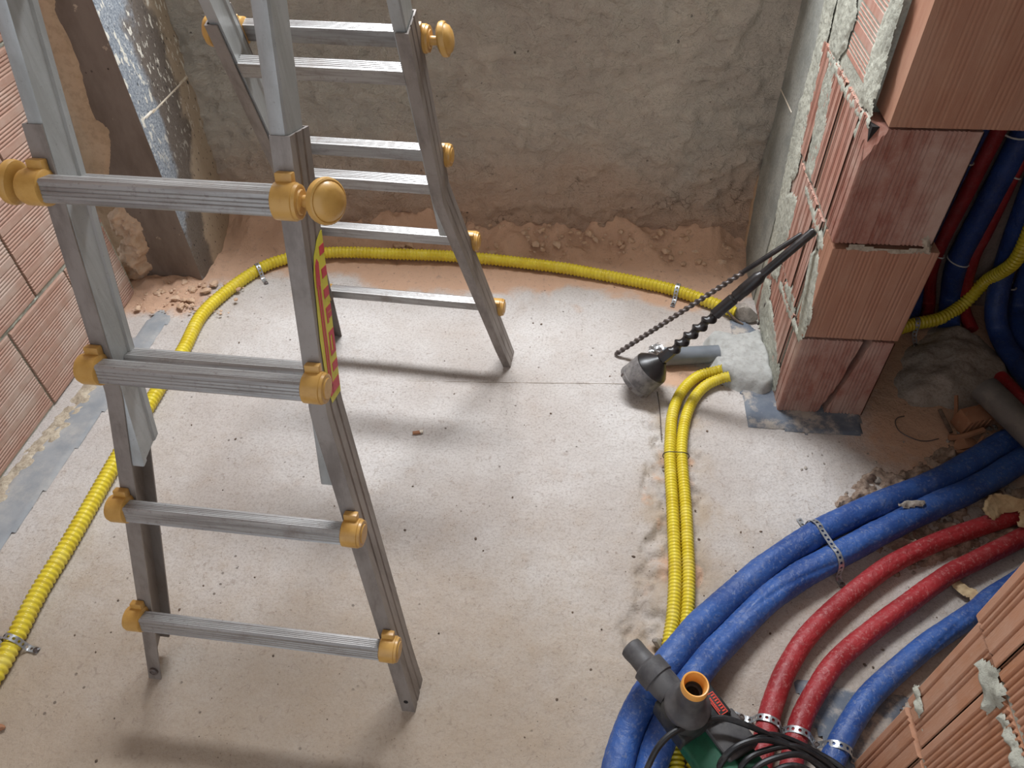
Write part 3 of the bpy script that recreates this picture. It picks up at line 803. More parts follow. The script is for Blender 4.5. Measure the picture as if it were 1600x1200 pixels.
CAPW = [(0, 0.0200), (0.002, 0.0232), (0.024, 0.0236), (0.027, 0.0236), (0.028, 0.0222), (0.032, 0.0215), (0.033, 0.0180), (0.0325, 0.0160), (0.0345, 0.0145), (0.0345, 0.0)]
for key, L in LS.items():
    T, u, v, m = frame(L); c = L['c']
    for sd in (-1, 1):
        # outer flared rail: an open channel, web outside
        q = lambda du, mm: (du, mm)
        sec = [(-0.026, 0.0), (0, 0.0), (0, -0.016), (-0.0015, -0.018), (-0.0015, -0.021), (0, -0.023), (0, -0.038), (-0.0015, -0.040), (-0.0015, -0.043), (0, -0.045),
               (0, -0.062), (-0.022, -0.062), (-0.022, -0.059), (-0.0032, -0.059), (-0.0032, -0.003), (-0.026, -0.003)]
        rings = []
        st = [0.0, 0.10, 0.35, 0.66, 0.675, 0.9, 1.065]
        broken = key == 'front' and sd < 0
        for i, s in enumerate(st):
            ring = []
            for du, mm in sec:
                ss = s
                if i == 0:
                    ss = -mm * m.z / v.z
                    if broken: ss = 0.0 if (mm > -0.004) else 0.012 + 0.042 * min(1, max(0, (-mm - 0.002) / 0.03))
                ring.append(T(c + sd * (HALF(s) + du), ss, mm))
            rings.append(ring)
        r = B().loft(rings).build('outer_rail', M['alu'], ladder, ladder)
        hole = T(c + sd * (HALF(0.03) - 0.013), 0.026 if broken else 0.03, 0.0)
        if broken: B().lathe([(0, 0.009), (0.004, 0.009), (0.005, 0.006), (0.0055, 0.0055), (0.004, 0.005), (0.004, 0.0)], hole, m, 16).build('foot_bolt', M['bit_steel'], r, ladder)
        else: B().lathe([(-0.002, 0.0045), (0.0004, 0.0045)], hole, m, 12).build('bolt_hole', M['dark'], r, ladder)  # flat dark disc, the hole's shade is in its colour
        # inner straight rail, a box with lipped inside face
        si = [(0.147, -0.004), (0.147, -0.013), (0.1495, -0.016), (0.1495, -0.043), (0.147, -0.046), (0.147, -0.056), (0.166, -0.056), (0.1685, -0.053), (0.1685, -0.006), (0.166, -0.003), (0.149, -0.003)]
        rings = [[T(c + sd * a, s0 + (0.03 * (-mm / 0.056) if (k == 0) else 0), mm) for a, mm in si] for k, s0 in enumerate((0.535, 1.78))]
        B().loft(rings).build('inner_rail', M['alu_clean'], ladder, ladder)
    for k in range(4):
        s = L['s0'] + L['d'] * k; h = (0.222, 0.181, 0.152, 0.150)[k]
        rg = rung_box(T, c, h + 0.004, s, 0.008, 0.031, 0.031).build('outer_rung', M['rung'], ladder, ladder)
        for sd in (-1, 1):
            b = B(); b.lathe(CAPW, T(c + sd * h, s, 0.014), u * sd, 28)
            Rm = Matrix((u, v, m)).transposed()
            b.box(T(c + sd * (h + 0.013), s + 0.026, 0.007), (0.022, 0.016, 0.012), Rm, 0.002)
            cp = b.build('rung_cap', M['cap'], ladder, ladder)
            if k == 3:
                st_ = 0.022 if (sd > 0) == (key == 'front') else 0.006
                if key == 'rear': st_ = 0.014
                b = B(); b.lathe([(0, 0.008), (st_ + 0.004, 0.0075)], T(c + sd * (h + 0.031), s, 0.010), u * sd, 18)
                d2 = (u * sd + m * (0.55 if key == 'front' and sd > 0 else 0.1) + v * 0.12).normalized()
                b.lathe([(0, 0.010), (0.003, 0.0225), (0.007, 0.0280), (0.012, 0.0290), (0.016, 0.0282), (0.0175, 0.0262), (0.0170, 0.0245), (0.0225, 0.0215), (0.0265, 0.0140), (0.0280, 0.0)],
                        T(c + sd * (h + 0.033 + st_), s + 0.002, 0.009), d2, 28)
                b.build('locking_knob', M['cap'], cp, ladder)
    for k in range(2, 7):
        s = 0.976 + 0.266 * (k - 3)
        if s > 1.75: continue
        rung_box(T, c, 0.149, s, -0.058, -0.030, 0.028).build('inner_rung', M['rung'], ladder, ladder)
# hinges joining the two halves above
for sd in (-1, 1):
    T1, u1, v1, m1 = frame(LS['front']); T2, u2, v2, m2 = frame(LS['rear'])
    a = T1(0.0175 + sd * 0.158, 1.75, -0.03); d = T2(0.033 + sd * 0.158, 1.75, -0.03); top = (a + d) / 2 + Vector((0, 0, 0.14))
    b = B(); b.sweep([a, a.lerp(top, 0.6), top], 0.013, 8, 0.02); b.sweep([d, d.lerp(top, 0.6), top], 0.013, 8, 0.02); b.lathe([(-0.02, 0.03), (0.02, 0.03)], top, u1, 20)
    b.build('hinge', M['alu'], ladder, ladder)
# warning sticker on the outer side of the near right rail
T, u, v, m = frame(LS['front'])
us = 0.0175 + 0.1732


def stick(pol, lift):
    b = B(); n = len(pol)
    lo_ = [T(us + lift - 0.0004, s, mm) for mm, s in pol]; hi_ = [T(us + lift, s, mm) for mm, s in pol]
    b.loft([lo_, hi_]); return b


sk = stick([(-0.056, 0.930), (-0.040, 0.922), (-0.024, 0.905), (-0.016, 0.882), (-0.012, 0.83), (-0.009, 0.787), (-0.011, 0.74), (-0.016, 0.70), (-0.024, 0.676), (-0.061, 0.676), (-0.061, 0.930)], 0.0008).build('sticker', M['sticker_yellow'], ladder, ladder, smooth=0)
sk['label'] = 'torn yellow sticker with red print'
red = [
    [(-0.030, 0.900), (-0.024, 0.893), (-0.020, 0.862), (-0.034, 0.862), (-0.036, 0.893)],
    [(-0.0215, 0.862), (-0.0265, 0.862), (-0.0265, 0.700), (-0.0215, 0.700)],
    [(-0.0290, 0.862), (-0.0330, 0.862), (-0.0330, 0.700), (-0.0290, 0.700)],
    [(-0.030, 0.706), (-0.0585, 0.706), (-0.0585, 0.688), (-0.030, 0.688)],
    [(-0.0215, 0.706), (-0.032, 0.706), (-0.032, 0.688), (-0.0215, 0.688)],
    [(-0.044, 0.912), (-0.0605, 0.912), (-0.0605, 0.899), (-0.044, 0.899)],
    [(-0.043, 0.880), (-0.0605, 0.880), (-0.0605, 0.866), (-0.043, 0.866)],
    [(-0.042, 0.850), (-0.0605, 0.850), (-0.0605, 0.836), (-0.042, 0.836)],
    [(-0.042, 0.822), (-0.0605, 0.822), (-0.0605, 0.813), (-0.042, 0.813)], [(-0.042, 0.813), (-0.048, 0.813), (-0.048, 0.798), (-0.042, 0.798)],
    [(-0.050, 0.811), (-0.0605, 0.811), (-0.0605, 0.803), (-0.050, 0.803)],
    [(-0.041, 0.784), (-0.0605, 0.784), (-0.0605, 0.777), (-0.041, 0.777)], [(-0.041, 0.777), (-0.046, 0.777), (-0.046, 0.752), (-0.041, 0.752)],
    [(-0.052, 0.777), (-0.0605, 0.777), (-0.0605, 0.752), (-0.052, 0.752)], [(-0.041, 0.752), (-0.0605, 0.752), (-0.0605, 0.746), (-0.041, 0.746)],
    [(-0.041, 0.734), (-0.0605, 0.734), (-0.0605, 0.720), (-0.041, 0.720)],
]
b = B()
for pol in red:
    q = stick(pol, 0.0013); b.add(q.v, q.f)
b.build('sticker_print', M['sticker_red'], sk, ladder, smooth=0)


# ---------------------------------------------------------------- corrugated conduits
def conduit(name, pts, r, pitch, seg=18):
    g = r * 0.85
    pat = (r, r, (r + g) / 2, g, g, (r + g) / 2)
    b = B(); b.sweep(pts, lambda i, a, s: pat[i % 6], seg, pitch / 6)
    return b.build(name, M['conduit'], smooth=50)


R1 = 0.0195
big = conduit('corrugated_conduit', [(-1.118, 0.430, 0.018), (-1.103, 0.509, 0.018), (-1.105, 0.581, 0.018), (-1.114, 0.691, 0.018), (-1.113, 0.796, 0.018), (-1.115, 0.914, 0.018), (-1.119, 1.051, 0.018), (-1.121, 1.216, 0.018), (-1.121, 1.343, 0.018), (-1.118, 1.467, 0.018), (-1.126, 1.610, 0.019), (-1.099, 1.720, 0.018), (-1.047, 1.830, 0.018), (-0.991, 1.893, 0.021), (-0.890, 1.937, 0.026), (-0.766, 1.957, 0.028), (-0.589, 1.959, 0.028), (-0.424, 1.963, 0.026), (-0.265, 1.956, 0.024), (-0.087, 1.936, 0.022), (-0.004, 1.923, 0.021), (0.148, 1.891, 0.018), (0.295, 1.849, 0.018), (0.411, 1.792, 0.018), (0.478, 1.750, 0.020)], R1, 0.0118, 16)
tag(big, 'long thick yellow corrugated conduit curving round the floor behind the ladder', 'conduit')
R2 = 0.0150
t1 = conduit('corrugated_conduit', [(0.412, 1.490, 0.030), (0.393, 1.491, 0.020), (0.344, 1.471, 0.016), (0.299, 1.415, 0.014), (0.269, 1.331, 0.014), (0.257, 1.231, 0.014), (0.253, 1.159, 0.014), (0.252, 1.054, 0.014), (0.250, 0.948, 0.014), (0.247, 0.851, 0.014), (0.238, 0.761, 0.014), (0.225, 0.690, 0.014), (0.218, 0.624, 0.014), (0.221, 0.552, 0.014), (0.227, 0.484, 0.014), (0.228, 0.421, 0.014)], R2, 0.0086, 16)
tag(t1, 'thin yellow conduit, ladder-side one of the tied pair leaving the mortar patch', 'conduit')
t2 = conduit('corrugated_conduit', [(0.426, 1.463, 0.030), (0.397, 1.459, 0.020), (0.359, 1.433, 0.016), (0.325, 1.382, 0.014), (0.300, 1.311, 0.014), (0.285, 1.223, 0.014), (0.282, 1.152, 0.014), (0.282, 1.038, 0.014), (0.279, 0.934, 0.014), (0.276, 0.853, 0.014), (0.267, 0.763, 0.014), (0.254, 0.693, 0.014), (0.249, 0.627, 0.014), (0.252, 0.555, 0.014), (0.258, 0.487, 0.014), (0.261, 0.424, 0.014)], R2, 0.0086, 16)
tag(t2, 'thin yellow conduit, pipe-side one of the tied pair leaving the mortar patch', 'conduit')
tm = [(0.253, 1.185, 0.014), (0.284, 1.186, 0.014)]
b = B(); cx = (Vector(tm[0]) + Vector(tm[1])) / 2
ring = []
for k in range(29):
    a = 2 * PI * k / 28
    ring.append((cx.x + math.copysign(abs(math.cos(a)) ** 0.6, math.cos(a)) * 0.032, cx.y, 0.0150 + math.copysign(abs(math.sin(a)) ** 0.8, math.sin(a)) * 0.0155))
b.sweep(ring, 0.0012, 6, 0.004, cap=False)
tag(b.build('cable_tie', M['black_tie']), 'dark thin tie round the pair of yellow conduits on the floor', 'tie')
t3 = conduit('corrugated_conduit', [(1.131, 0.720), (1.132, 0.573), (1.151, 0.370), (1.158, 0.246)] and [(q[0], q[1], q[2]) for q in [(a, 1.735, z) for a, z in [(1.117, 0.720), (1.129, 0.573), (1.153, 0.370), (1.161, 0.250)]]] + [(1.153, 1.792, 0.140), (1.115, 1.775, 0.070), (1.051, 1.737, 0.045), (0.978, 1.718, 0.035), (0.911, 1.693, 0.030), (0.808, 1.671, 0.030)], 0.019, 0.0105, 16)
tag(t3, 'yellow corrugated conduit bending down in front of the blue pipes in the dark niche', 'conduit')


# ---------------------------------------------------------------- insulated pipes
def pipe(name, pts, r, mat, seed, wr=0.05, step=0.005):
    rr = random.Random(seed); cre = [(rr.uniform(0, 6.28), rr.uniform(0.4, 1.2), rr.uniform(3, 8)) for _ in range(4)] if wr > 0.028 else []; ph = [rr.uniform(0, 6.28) for _ in range(6)]

    def rad(i, a, s):
        cz = 0.0
        for q0, q1, q2 in cre:
            e = (a - q0 - q1 * math.sin(s * q2)) % 6.283; e = min(e, 6.283 - e); cz -= math.exp(-(e / 0.13) ** 2) * max(0.0, math.sin(s * 7 + q0 * 3))
        return r * (1 + wr * 2.0 * cz + 0.010 * math.sin(s * 300 + 3 * math.sin(3 * a + ph[2])) + wr * (0.5 * math.sin(s * 23 + ph[0] + 1.5 * math.sin(a + ph[3])) * math.sin(2 * a + ph[1] + s * 5) + 0.35 * math.sin(s * 61 + ph[2]) * math.sin(a * 3 + ph[4]) + 0.25 * math.sin(a * 5 + s * 31 + ph[5])))
    return B().sweep(pts, rad, 44, step).build(name, mat, smooth=70)


RB = 0.0285
pA = pipe('insulated_pipe', [(1.300, 1.506, 0.120), (1.207, 1.385, 0.050), (1.111, 1.305, 0.034), (1.057, 1.275, 0.030), (0.945, 1.194, 0.030), (0.848, 1.136, 0.028), (0.683, 1.049, 0.028), (0.562, 0.975, 0.028), (0.483, 0.916, 0.028), (0.414, 0.857, 0.028), (0.350, 0.796, 0.028), (0.285, 0.726, 0.044), (0.225, 0.649, 0.059), (0.190, 0.599, 0.057), (0.159, 0.550, 0.042), (0.138, 0.505, 0.029), (0.122, 0.452, 0.028), (0.109, 0.396, 0.029)], RB, M['blue'], 1)
tag(pA, 'thick blue pipe, outermost of the two strapped together in the sweeping bend', 'pipe')
pB = pipe('insulated_pipe', [(1.367, 1.449, 0.090), (1.219, 1.326, 0.040), (1.082, 1.221, 0.030), (0.956, 1.136, 0.030), (0.828, 1.065, 0.028), (0.704, 0.991, 0.028), (0.585, 0.915, 0.028), (0.489, 0.851, 0.028), (0.418, 0.790, 0.028), (0.359, 0.729, 0.028), (0.302, 0.664, 0.044), (0.256, 0.602, 0.059), (0.220, 0.544, 0.059), (0.199, 0.503, 0.044), (0.181, 0.457, 0.028), (0.165, 0.401, 0.028)], RB, M['blue'], 2)
tag(pB, 'thick blue pipe, inner one of the strapped pair beside the red pipes', 'pipe')
RR = 0.0200
pC = pipe('insulated_pipe', [(1.132, 1.098, 0.030), (1.056, 1.077, 0.026), (1.000, 1.059, 0.020), (0.843, 0.990, 0.020), (0.723, 0.923, 0.020), (0.642, 0.862, 0.020), (0.562, 0.793, 0.020), (0.495, 0.725, 0.020), (0.448, 0.658, 0.020), (0.416, 0.597, 0.020), (0.396, 0.548, 0.020), (0.379, 0.496, 0.020), (0.364, 0.432, 0.020)], RR, M['red'], 3, 0.03)
tag(pC, 'red insulated pipe on the floor next to the blue pair, nearer the hammer', 'pipe')
pD = pipe('insulated_pipe', [(1.161, 1.090, 0.020), (1.021, 1.013, 0.020), (0.895, 0.941, 0.020), (0.814, 0.893, 0.020), (0.732, 0.832, 0.020), (0.633, 0.757, 0.020), (0.550, 0.686, 0.020), (0.498, 0.622, 0.020), (0.463, 0.569, 0.020), (0.442, 0.522, 0.020), (0.428, 0.479, 0.020), (0.413, 0.426, 0.020)], RR, M['red'], 4, 0.03)
tag(pD, 'red insulated pipe on the floor between the other red and the single blue pipe', 'pipe')
pE = pipe('insulated_pipe', [(1.088, 0.982, 0.022), (0.981, 0.906, 0.022), (0.896, 0.850, 0.022), (0.854, 0.817, 0.022), (0.754, 0.749, 0.022), (0.677, 0.690, 0.022), (0.601, 0.625, 0.022), (0.554, 0.571, 0.022), (0.518, 0.522, 0.022), (0.496, 0.485, 0.022), (0.473, 0.431, 0.022)], 0.0215, M['blue'], 5, 0.032)
tag(pE, 'single blue pipe on the floor running in behind the corner of the lower brick wall', 'pipe')

# pipes standing in the niche
PY = 1.80


def riser(pts, foot, r, mat, seed, label, y=PY):
    P = [(a, y, z) for a, z in pts] + foot
    o = pipe('insulated_pipe', P, r, mat, seed, 0.025, 0.012); tag(o, label, 'pipe'); return o


rz = []
rz.append((riser([(0.962, 0.788), (0.948, 0.544), (0.943, 0.365), (0.950, 0.197)], [(0.993, 1.800, 0.030), (0.965, 1.751, 0.020)], 0.026, M['blue_shaded'], 11, 'blue riser half hidden behind the brick pier in the niche'), [(0.947, 0.505)], 0.026))
rz.append((riser([(1.009, 0.802), (1.000, 0.610), (0.995, 0.420), (0.992, 0.195)], [(1.051, 1.835, 0.030), (1.028, 1.756, 0.020)], 0.0185, M['red_shaded'], 12, 'red riser first to the right of the brick pier in the niche'), [(0.993, 0.221)], 0.0185))
rz.append((riser([(1.062, 0.747), (1.059, 0.517), (1.056, 0.337), (1.057, 0.192)], [(1.097, 1.816, 0.060), (1.080, 1.731, 0.020)], 0.0285, M['blue_shaded'], 13, 'wide blue riser between the two red risers in the niche'), [(1.056, 0.202)], 0.0285))
rz.append((riser([(1.080, 0.712), (1.084, 0.478), (1.090, 0.308), (1.093, 0.200)], [(1.131, 1.801, 0.050), (1.144, 1.714, 0.015)], 0.0175, M['red_shaded'], 14, 'red riser behind the yellow conduit in the niche'), [(1.085, 0.467)], 0.0175))
rz.append((riser([(1.131, 0.720), (1.137, 0.532), (1.166, 0.302), (1.187, 0.188)], [(1.178, 1.734, 0.100), (1.198, 1.690, 0.040), (1.207, 1.570, 0.030), (1.241, 1.406, 0.030)], 0.0275, M['blue_shaded'], 15, 'blue riser right of the yellow conduit in the niche, bending outwards at its foot'), [(1.215, 0.131)], 0.0275))
rz.append((riser([(1.204, 0.632), (1.217, 0.429), (1.235, 0.275), (1.259, 0.170)], [(1.272, 1.784, 0.060), (1.255, 1.667, 0.040), (1.296, 1.503, 0.030)], 0.0275, M['blue_shaded'], 16, 'blue riser at the far right of the niche beside the frame edge'), None, 0.0275))
for o, at, r in rz:
    if at:
        (a, z), = at
        pts = [(a + (r + 0.001) * math.cos(2 * PI * k / 20), PY + (r + 0.001) * math.sin(2 * PI * k / 20), z - 0.006 * math.cos(2 * PI * k / 20)) for k in range(21)]
        B().sweep(pts, 0.0022, 6, 0.008, cap=False).build('pipe_tie', M['tie'], o)
(ta, tz), = [(1.043, 0.576)]
B().sweep([(ta + 0.030 * math.cos(2 * PI * k / 20), PY + 0.030 * math.sin(2 * PI * k / 20), tz) for k in range(21)], 0.0022, 6, 0.008, cap=False).build('pipe_tie', M['tie'], rz[2][0])


# ---------------------------------------------------------------- perforated straps
def strap(path2, org, dirv, width=0.013, thick=0.0008, label='', screw=(), hole=0.0032, pitch=0.0115):
    """path2: (distance, height) polyline in the vertical plane through org along dirv"""
    d = Vector((dirv[0], dirv[1], 0)).normalized(); w = d.cross(Vector((0, 0, 1)))
    P = resample([(p[0], 0, p[1]) for p in path2], pitch / 4)
    base = Vector((org[0], org[1], 0))
    n = len(P); N = []
    for i in range(n):
        t = (P[min(i + 1, n - 1)] - P[max(i - 1, 0)]).normalized(); N.append(Vector((-t.z, 0, t.x)))
    wpt = lambda i, y, off: base + d * (P[i].x + N[i].x * off) + Vector((0, 0, P[i].z + N[i].z * off)) + w * y
    b = B(); top = {}
    cells = (n - 1) // 4
    for off, flip in ((thick, 0), (0.0, 1)):
        for c in range(cells):
            i0 = c * 4
            outer = [(i0, -width / 2), (i0 + 2, -width / 2), (i0 + 4, -width / 2), (i0 + 4, 0), (i0 + 4, width / 2), (i0 + 2, width / 2), (i0, width / 2), (i0, 0)]
            inner = [(-1, -1), (0, -1.35), (1, -1), (1.35, 0), (1, 1), (0, 1.35), (-1, 1), (-1.35, 0)]
            vs = [wpt(i, y, off) for i, y in outer]
            mid = wpt(i0 + 2, 0, off); tang = (wpt(i0 + 3, 0, off) - wpt(i0 + 1, 0, off)).normalized()
            vs += [mid + tang * (x * hole * 0.72) + w * (y * hole * 0.72) for x, y in inner]
            fs = [(k, (k + 1) % 8, 8 + (k + 1) % 8, 8 + k) for k in range(8)]
            b.add(vs, fs)
    o = b.build('pipe_strap', M['zinc'], smooth=40)
    tag(o, label, 'strap')
    for k, s in enumerate(screw):
        q = base + d * s[0] + Vector((0, 0, s[1]))
        B().lathe([(0, 0.0062), (0.002, 0.006), (0.0035, 0.0035), (0.002, 0.003), (0.002, 0.0)], q, (0, 0, 1), 12).build('screw', M['bit_steel'], o)
    return o


def arc(r, z0, x0=0.0, n=9, a0=-0.1, a1=PI + 0.1):
    return [(x0 - r * math.cos(a0 + (a1 - a0) * k / (n - 1)), z0 + r * math.sin(a0 + (a1 - a0) * k / (n - 1))) for k in range(n)]


s1 = [(-1.105, 0.582, 0.018), (-1.044, 0.572, 0.018)]
strap([(-0.085, 0.003), (-0.05, 0.003), (-0.027, 0.004)] + arc(R1 + 0.0015, 0.0195, 0, 9, 0.1, PI - 0.1) + [(0.027, 0.004), (0.045, 0.003), (0.062, 0.003)], s1[0], (s1[1][0] - s1[0][0], s1[1][1] - s1[0][1]),
      label='perforated zinc strap over the yellow conduit near the ladder foot', screw=((0.047, 0.0035),))
s2 = [(-1.027, 1.852, 0.019), (-0.976, 1.785, 0.018)]
strap([(-0.05, 0.003), (-0.027, 0.004)] + arc(R1 + 0.0015, 0.020, 0, 9, 0.1, PI - 0.1) + [(0.027, 0.004), (0.05, 0.003), (0.07, 0.003)], s2[0], (s2[1][0] - s2[0][0], s2[1][1] - s2[0][1]),
      label='perforated zinc strap over the yellow conduit at its far left bend', screw=((0.058, 0.0035),))
s3 = [(0.310, 1.844, 0.018), (0.293, 1.780, 0.018)]
strap([(-0.04, 0.003), (-0.027, 0.004)] + arc(R1 + 0.0015, 0.0195, 0, 9, 0.1, PI - 0.1) + [(0.027, 0.004), (0.05, 0.003), (0.066, 0.003)], s3[0], (s3[1][0] - s3[0][0], s3[1][1] - s3[0][1]),
      label='perforated zinc strap over the yellow conduit near the drill bits', screw=((0.054, 0.0035),))
s4 = [(0.562, 0.975, 0.028), (0.585, 0.915, 0.028), (0.613, 0.881, 0.000)]
d4 = Vector((s4[1][0] - s4[0][0], s4[1][1] - s4[0][1])); gap = d4.length
strap([(-0.060, 0.003), (-0.036, 0.006)] + arc(RB + 0.0025, 0.0285, 0, 8, 0.2, PI * 0.62) + arc(RB + 0.0025, 0.0285, gap, 8, PI * 0.38, PI - 0.1) + [(gap + 0.036, 0.006), (gap + 0.06, 0.003)], s4[0], d4,
      label='perforated zinc strap holding the two thick blue pipes together', screw=((gap + 0.052, 0.0035),))
s5 = [(0.398, 0.554, 0.020), (0.455, 0.552, 0.020), (0.516, 0.517, 0.022)]
d5 = Vector((s5[2][0] - s5[0][0], s5[2][1] - s5[0][1])); L5 = d5.length; g5 = Vector((s5[1][0] - s5[0][0], s5[1][1] - s5[0][1])).dot(d5.normalized())
strap([(-0.058, 0.003), (-0.03, 0.004)] + arc(RR + 0.002, 0.02, 0, 7, 0.3, PI - 0.3) + [((g5) / 2, 0.012)] + arc(RR + 0.002, 0.02, g5, 7, 0.3, PI - 0.3) + [((g5 + L5) / 2, 0.010)] + arc(0.0235, 0.0215, L5, 7, 0.3, PI - 0.2) + [(L5 + 0.028, 0.006), (L5 + 0.05, 0.003)], s5[0], d5,
      label='long perforated zinc strap wavering over two red pipes and the blue one', screw=((-0.045, 0.0035), (g5 / 2, 0.0125), ((g5 + L5) / 2, 0.0105)))
s6 = [(0.978, 1.718, 0.035), (0.973, 1.651, 0.035)]
strap([(-0.045, 0.01), (-0.024, 0.02)] + arc(0.0205, 0.034, 0, 9, 0.1, PI - 0.1) + [(0.024, 0.015), (0.05, 0.006), (0.075, 0.004)], s6[0], (s6[1][0] - s6[0][0], s6[1][1] - s6[0][1]),
      label='zinc strap over the yellow conduit end in the dark niche', screw=((0.06, 0.006),))

# ---------------------------------------------------------------- core bit and long drill bit leaning on the pier
cb0 = Vector([(0.171, 1.420, 0.031)][0]); (cy, cz), = [(1.475, 0.491)]
cb1 = Vector((RX - 0.014, cy, cz)); ax = (cb1 - cb0); LB = ax.length; ax.normalize()
core = empty('core_bit', (cb0.x, cb0.y, 0)); tag(core, 'black core drill with scuffed steel cup leaning against the brick pier', 'core drill')
RC = 0.051
b = B(); b.lathe([(0.012, 0.044), (0.0, 0.044), (0.0, RC), (0.012, RC), (0.013, RC - 0.0008), (0.062, RC - 0.0008), (0.064, RC - 0.002)], cb0, ax, 36, cap=False)
b.lathe([(0.012, 0.044), (0.013, 0.0)], cb0, ax, 36, cap=False)
b.build('cup', M['cup_steel'], core, core)
b = B(); b.lathe([(0.0635, RC - 0.001), (0.067, RC - 0.002), (0.084, 0.034), (0.098, 0.019), (0.102, 0.0155)], cb0, ax, 36, cap=False); b.build('cup_shoulder', M['black_steel'], core, core)
for k in range(7):
    a = 2 * PI * k / 7; o1 = ax.orthogonal().normalized(); o2 = ax.cross(o1)
    B().box(cb0 + (o1 * math.cos(a) + o2 * math.sin(a)) * (RC - 0.002) + ax * 0.003, (0.008, 0.005, 0.010), Matrix((o1 * -math.sin(a) + o2 * math.cos(a), o1 * math.cos(a) + o2 * math.sin(a), ax)).transposed(), 0.001).build('cutting_tooth', M['bit_steel'], core, core)
b = B(); b.lathe([(0.096, 0.0145), (0.138, 0.0145), (0.140, 0.013), (0.144, 0.011)], cb0, ax, 6); b.build('adapter', M['black_steel'], core, core)


def helix(b, o, d, t0, t1, r0, r1, pitch, sharp=1.0, lobes=1, seg=20, step=0.002):
    a = d.orthogonal().normalized(); c = d.cross(a); n = int((t1 - t0) / step) + 1; rings = []
    for i in range(n):
        t = t0 + (t1 - t0) * i / (n - 1); ring = []
        for k in range(seg):
            th = 2 * PI * k / seg; w = 0.5 + 0.5 * math.cos(lobes * th - 2 * PI * lobes * t / pitch)
            r = r0 + (r1 - r0) * (w ** sharp)
            ring.append(o + d * t + (a * math.cos(th) + c * math.sin(th)) * r)
        rings.append(ring)
    b.loft(rings); return b


helix(B(), cb0, ax, 0.140, 0.285, 0.0088, 0.0172, 0.031, 1.8).build('auger', M['black_steel'], core, core)
b = B(); b.lathe([(0.283, 0.010), (0.287, 0.0148), (0.345, 0.0148), (0.347, 0.0125), (0.352, 0.0125), (0.354, 0.0150), (0.372, 0.0150), (0.375, 0.0160), (0.425, 0.0160), (0.430, 0.0135), (0.438, 0.0100)], cb0, ax, 22); b.build('coupling', M['black_steel'], core, core)
b = B(); b.lathe([(0.436, 0.0104), (LB - 0.10, 0.0102), (LB - 0.004, 0.0102), (LB, 0.0080)], cb0, ax, 20)
o1 = ax.orthogonal().normalized()
b.box(cb0 + ax * (LB - 0.05) + o1 * 0.0099, (0.003, 0.0035, 0.075), Matrix((o1, ax.cross(o1), ax)).transposed(), 0.0006); b.build('shank', M['black_steel'], core, core)

db0 = Vector([(0.120, 1.552, 0.006)][0]); (dy, dz), = [(1.559, 0.425)]
db1 = Vector((RX - 0.010, dy, dz)); dx = db1 - db0; LD = dx.length; dx.normalize()
bit = empty('drill_bit', (db0.x, db0.y, 0)); tag(bit, 'long thin spiral masonry bit leaning on the pier behind the core drill', 'drill bit')
helix(B(), db0, dx, 0.010, LD * 0.72, 0.0040, 0.0080, 0.034, 1.0, 2, 16, 0.002).build('spiral_flute', M['bit_steel'], bit, bit)
b = B(); b.lathe([(LD * 0.715, 0.0058), (LD * 0.74, 0.0066), (LD - 0.003, 0.0066), (LD, 0.0052)], db0, dx, 16); b.build('shank', M['black_steel'], bit, bit)
b = B(); o1 = dx.orthogonal().normalized(); b.lathe([(-0.002, 0.001), (0.004, 0.006), (0.012, 0.0062)], db0, dx, 8); b.build('carbide_tip', M['bit_steel'], bit, bit)

# ---------------------------------------------------------------- grey waste pipe stub, foil, mortar patch
pv = [(0.255, 1.533, 0.026), (0.339, 1.545, 0.026), (0.405, 1.555, 0.026)]
b = B(); dv = Vector(pv[2]) - Vector(pv[0]); Lp = dv.length
b.lathe([(0.0, 0.0235), (-0.001, 0.026), (0.03, 0.026), (0.031, 0.0255), (Lp, 0.0255)], pv[0], dv, 28)
tag(b.build('waste_pipe', M['pvc']), 'grey plastic waste pipe stub coming out of the mortar behind the core drill', 'pipe')
fo = Vector(pv[0]); bm = bmesh.new(); bmesh.ops.create_icosphere(bm, subdivisions=3, radius=1.0)
rr = random.Random(5)
for q in bm.verts:
    k = 1 + 0.22 * math.sin(q.co.x * 9 + q.co.y * 7) + rr.uniform(-0.16, 0.16)
    q.co = Vector((q.co.x * 0.022 * k, q.co.y * 0.020 * k, q.co.z * 0.020 * k)) + fo + Vector((-0.020, 0.012, 0.004))
tag(B().bm(bm).build('foil_wad', M['foil'], smooth=0), 'crumpled silver foil plug on the open end of the waste pipe', 'foil')

tag(patch('mortar_patch', M['patch'], [(0.373, 1.627), (0.401, 1.652), (0.451, 1.644), (0.495, 1.670), (0.541, 1.685), (0.558, 1.630), (0.563, 1.538), (0.553, 1.449), (0.512, 1.427), (0.463, 1.437), (0.431, 1.454), (0.401, 1.462), (0.379, 1.490), (0.374, 1.549)], fl3,
          res=0.004, thick=0.040, edge=0.025, rough=0.13, jag=0.012, freq=17, seed=160), 'pale grey patch of set mortar at the foot of the pier over the pipe ends', 'mortar')
tag(patch('mortar_fillet', M['mortar'], [(0.557, 1.835), (0.586, 1.822), (0.580, 1.632), (0.574, 1.476), (0.542, 1.444), (0.543, 1.575), (0.541, 1.685), (0.535, 1.757)], fl3,
          res=0.006, thick=0.07, edge=0.05, rough=0.3, jag=0.006, freq=25, seed=161), 'sloping grey mortar fillet squeezed along the base of the far pier wall', 'mortar')


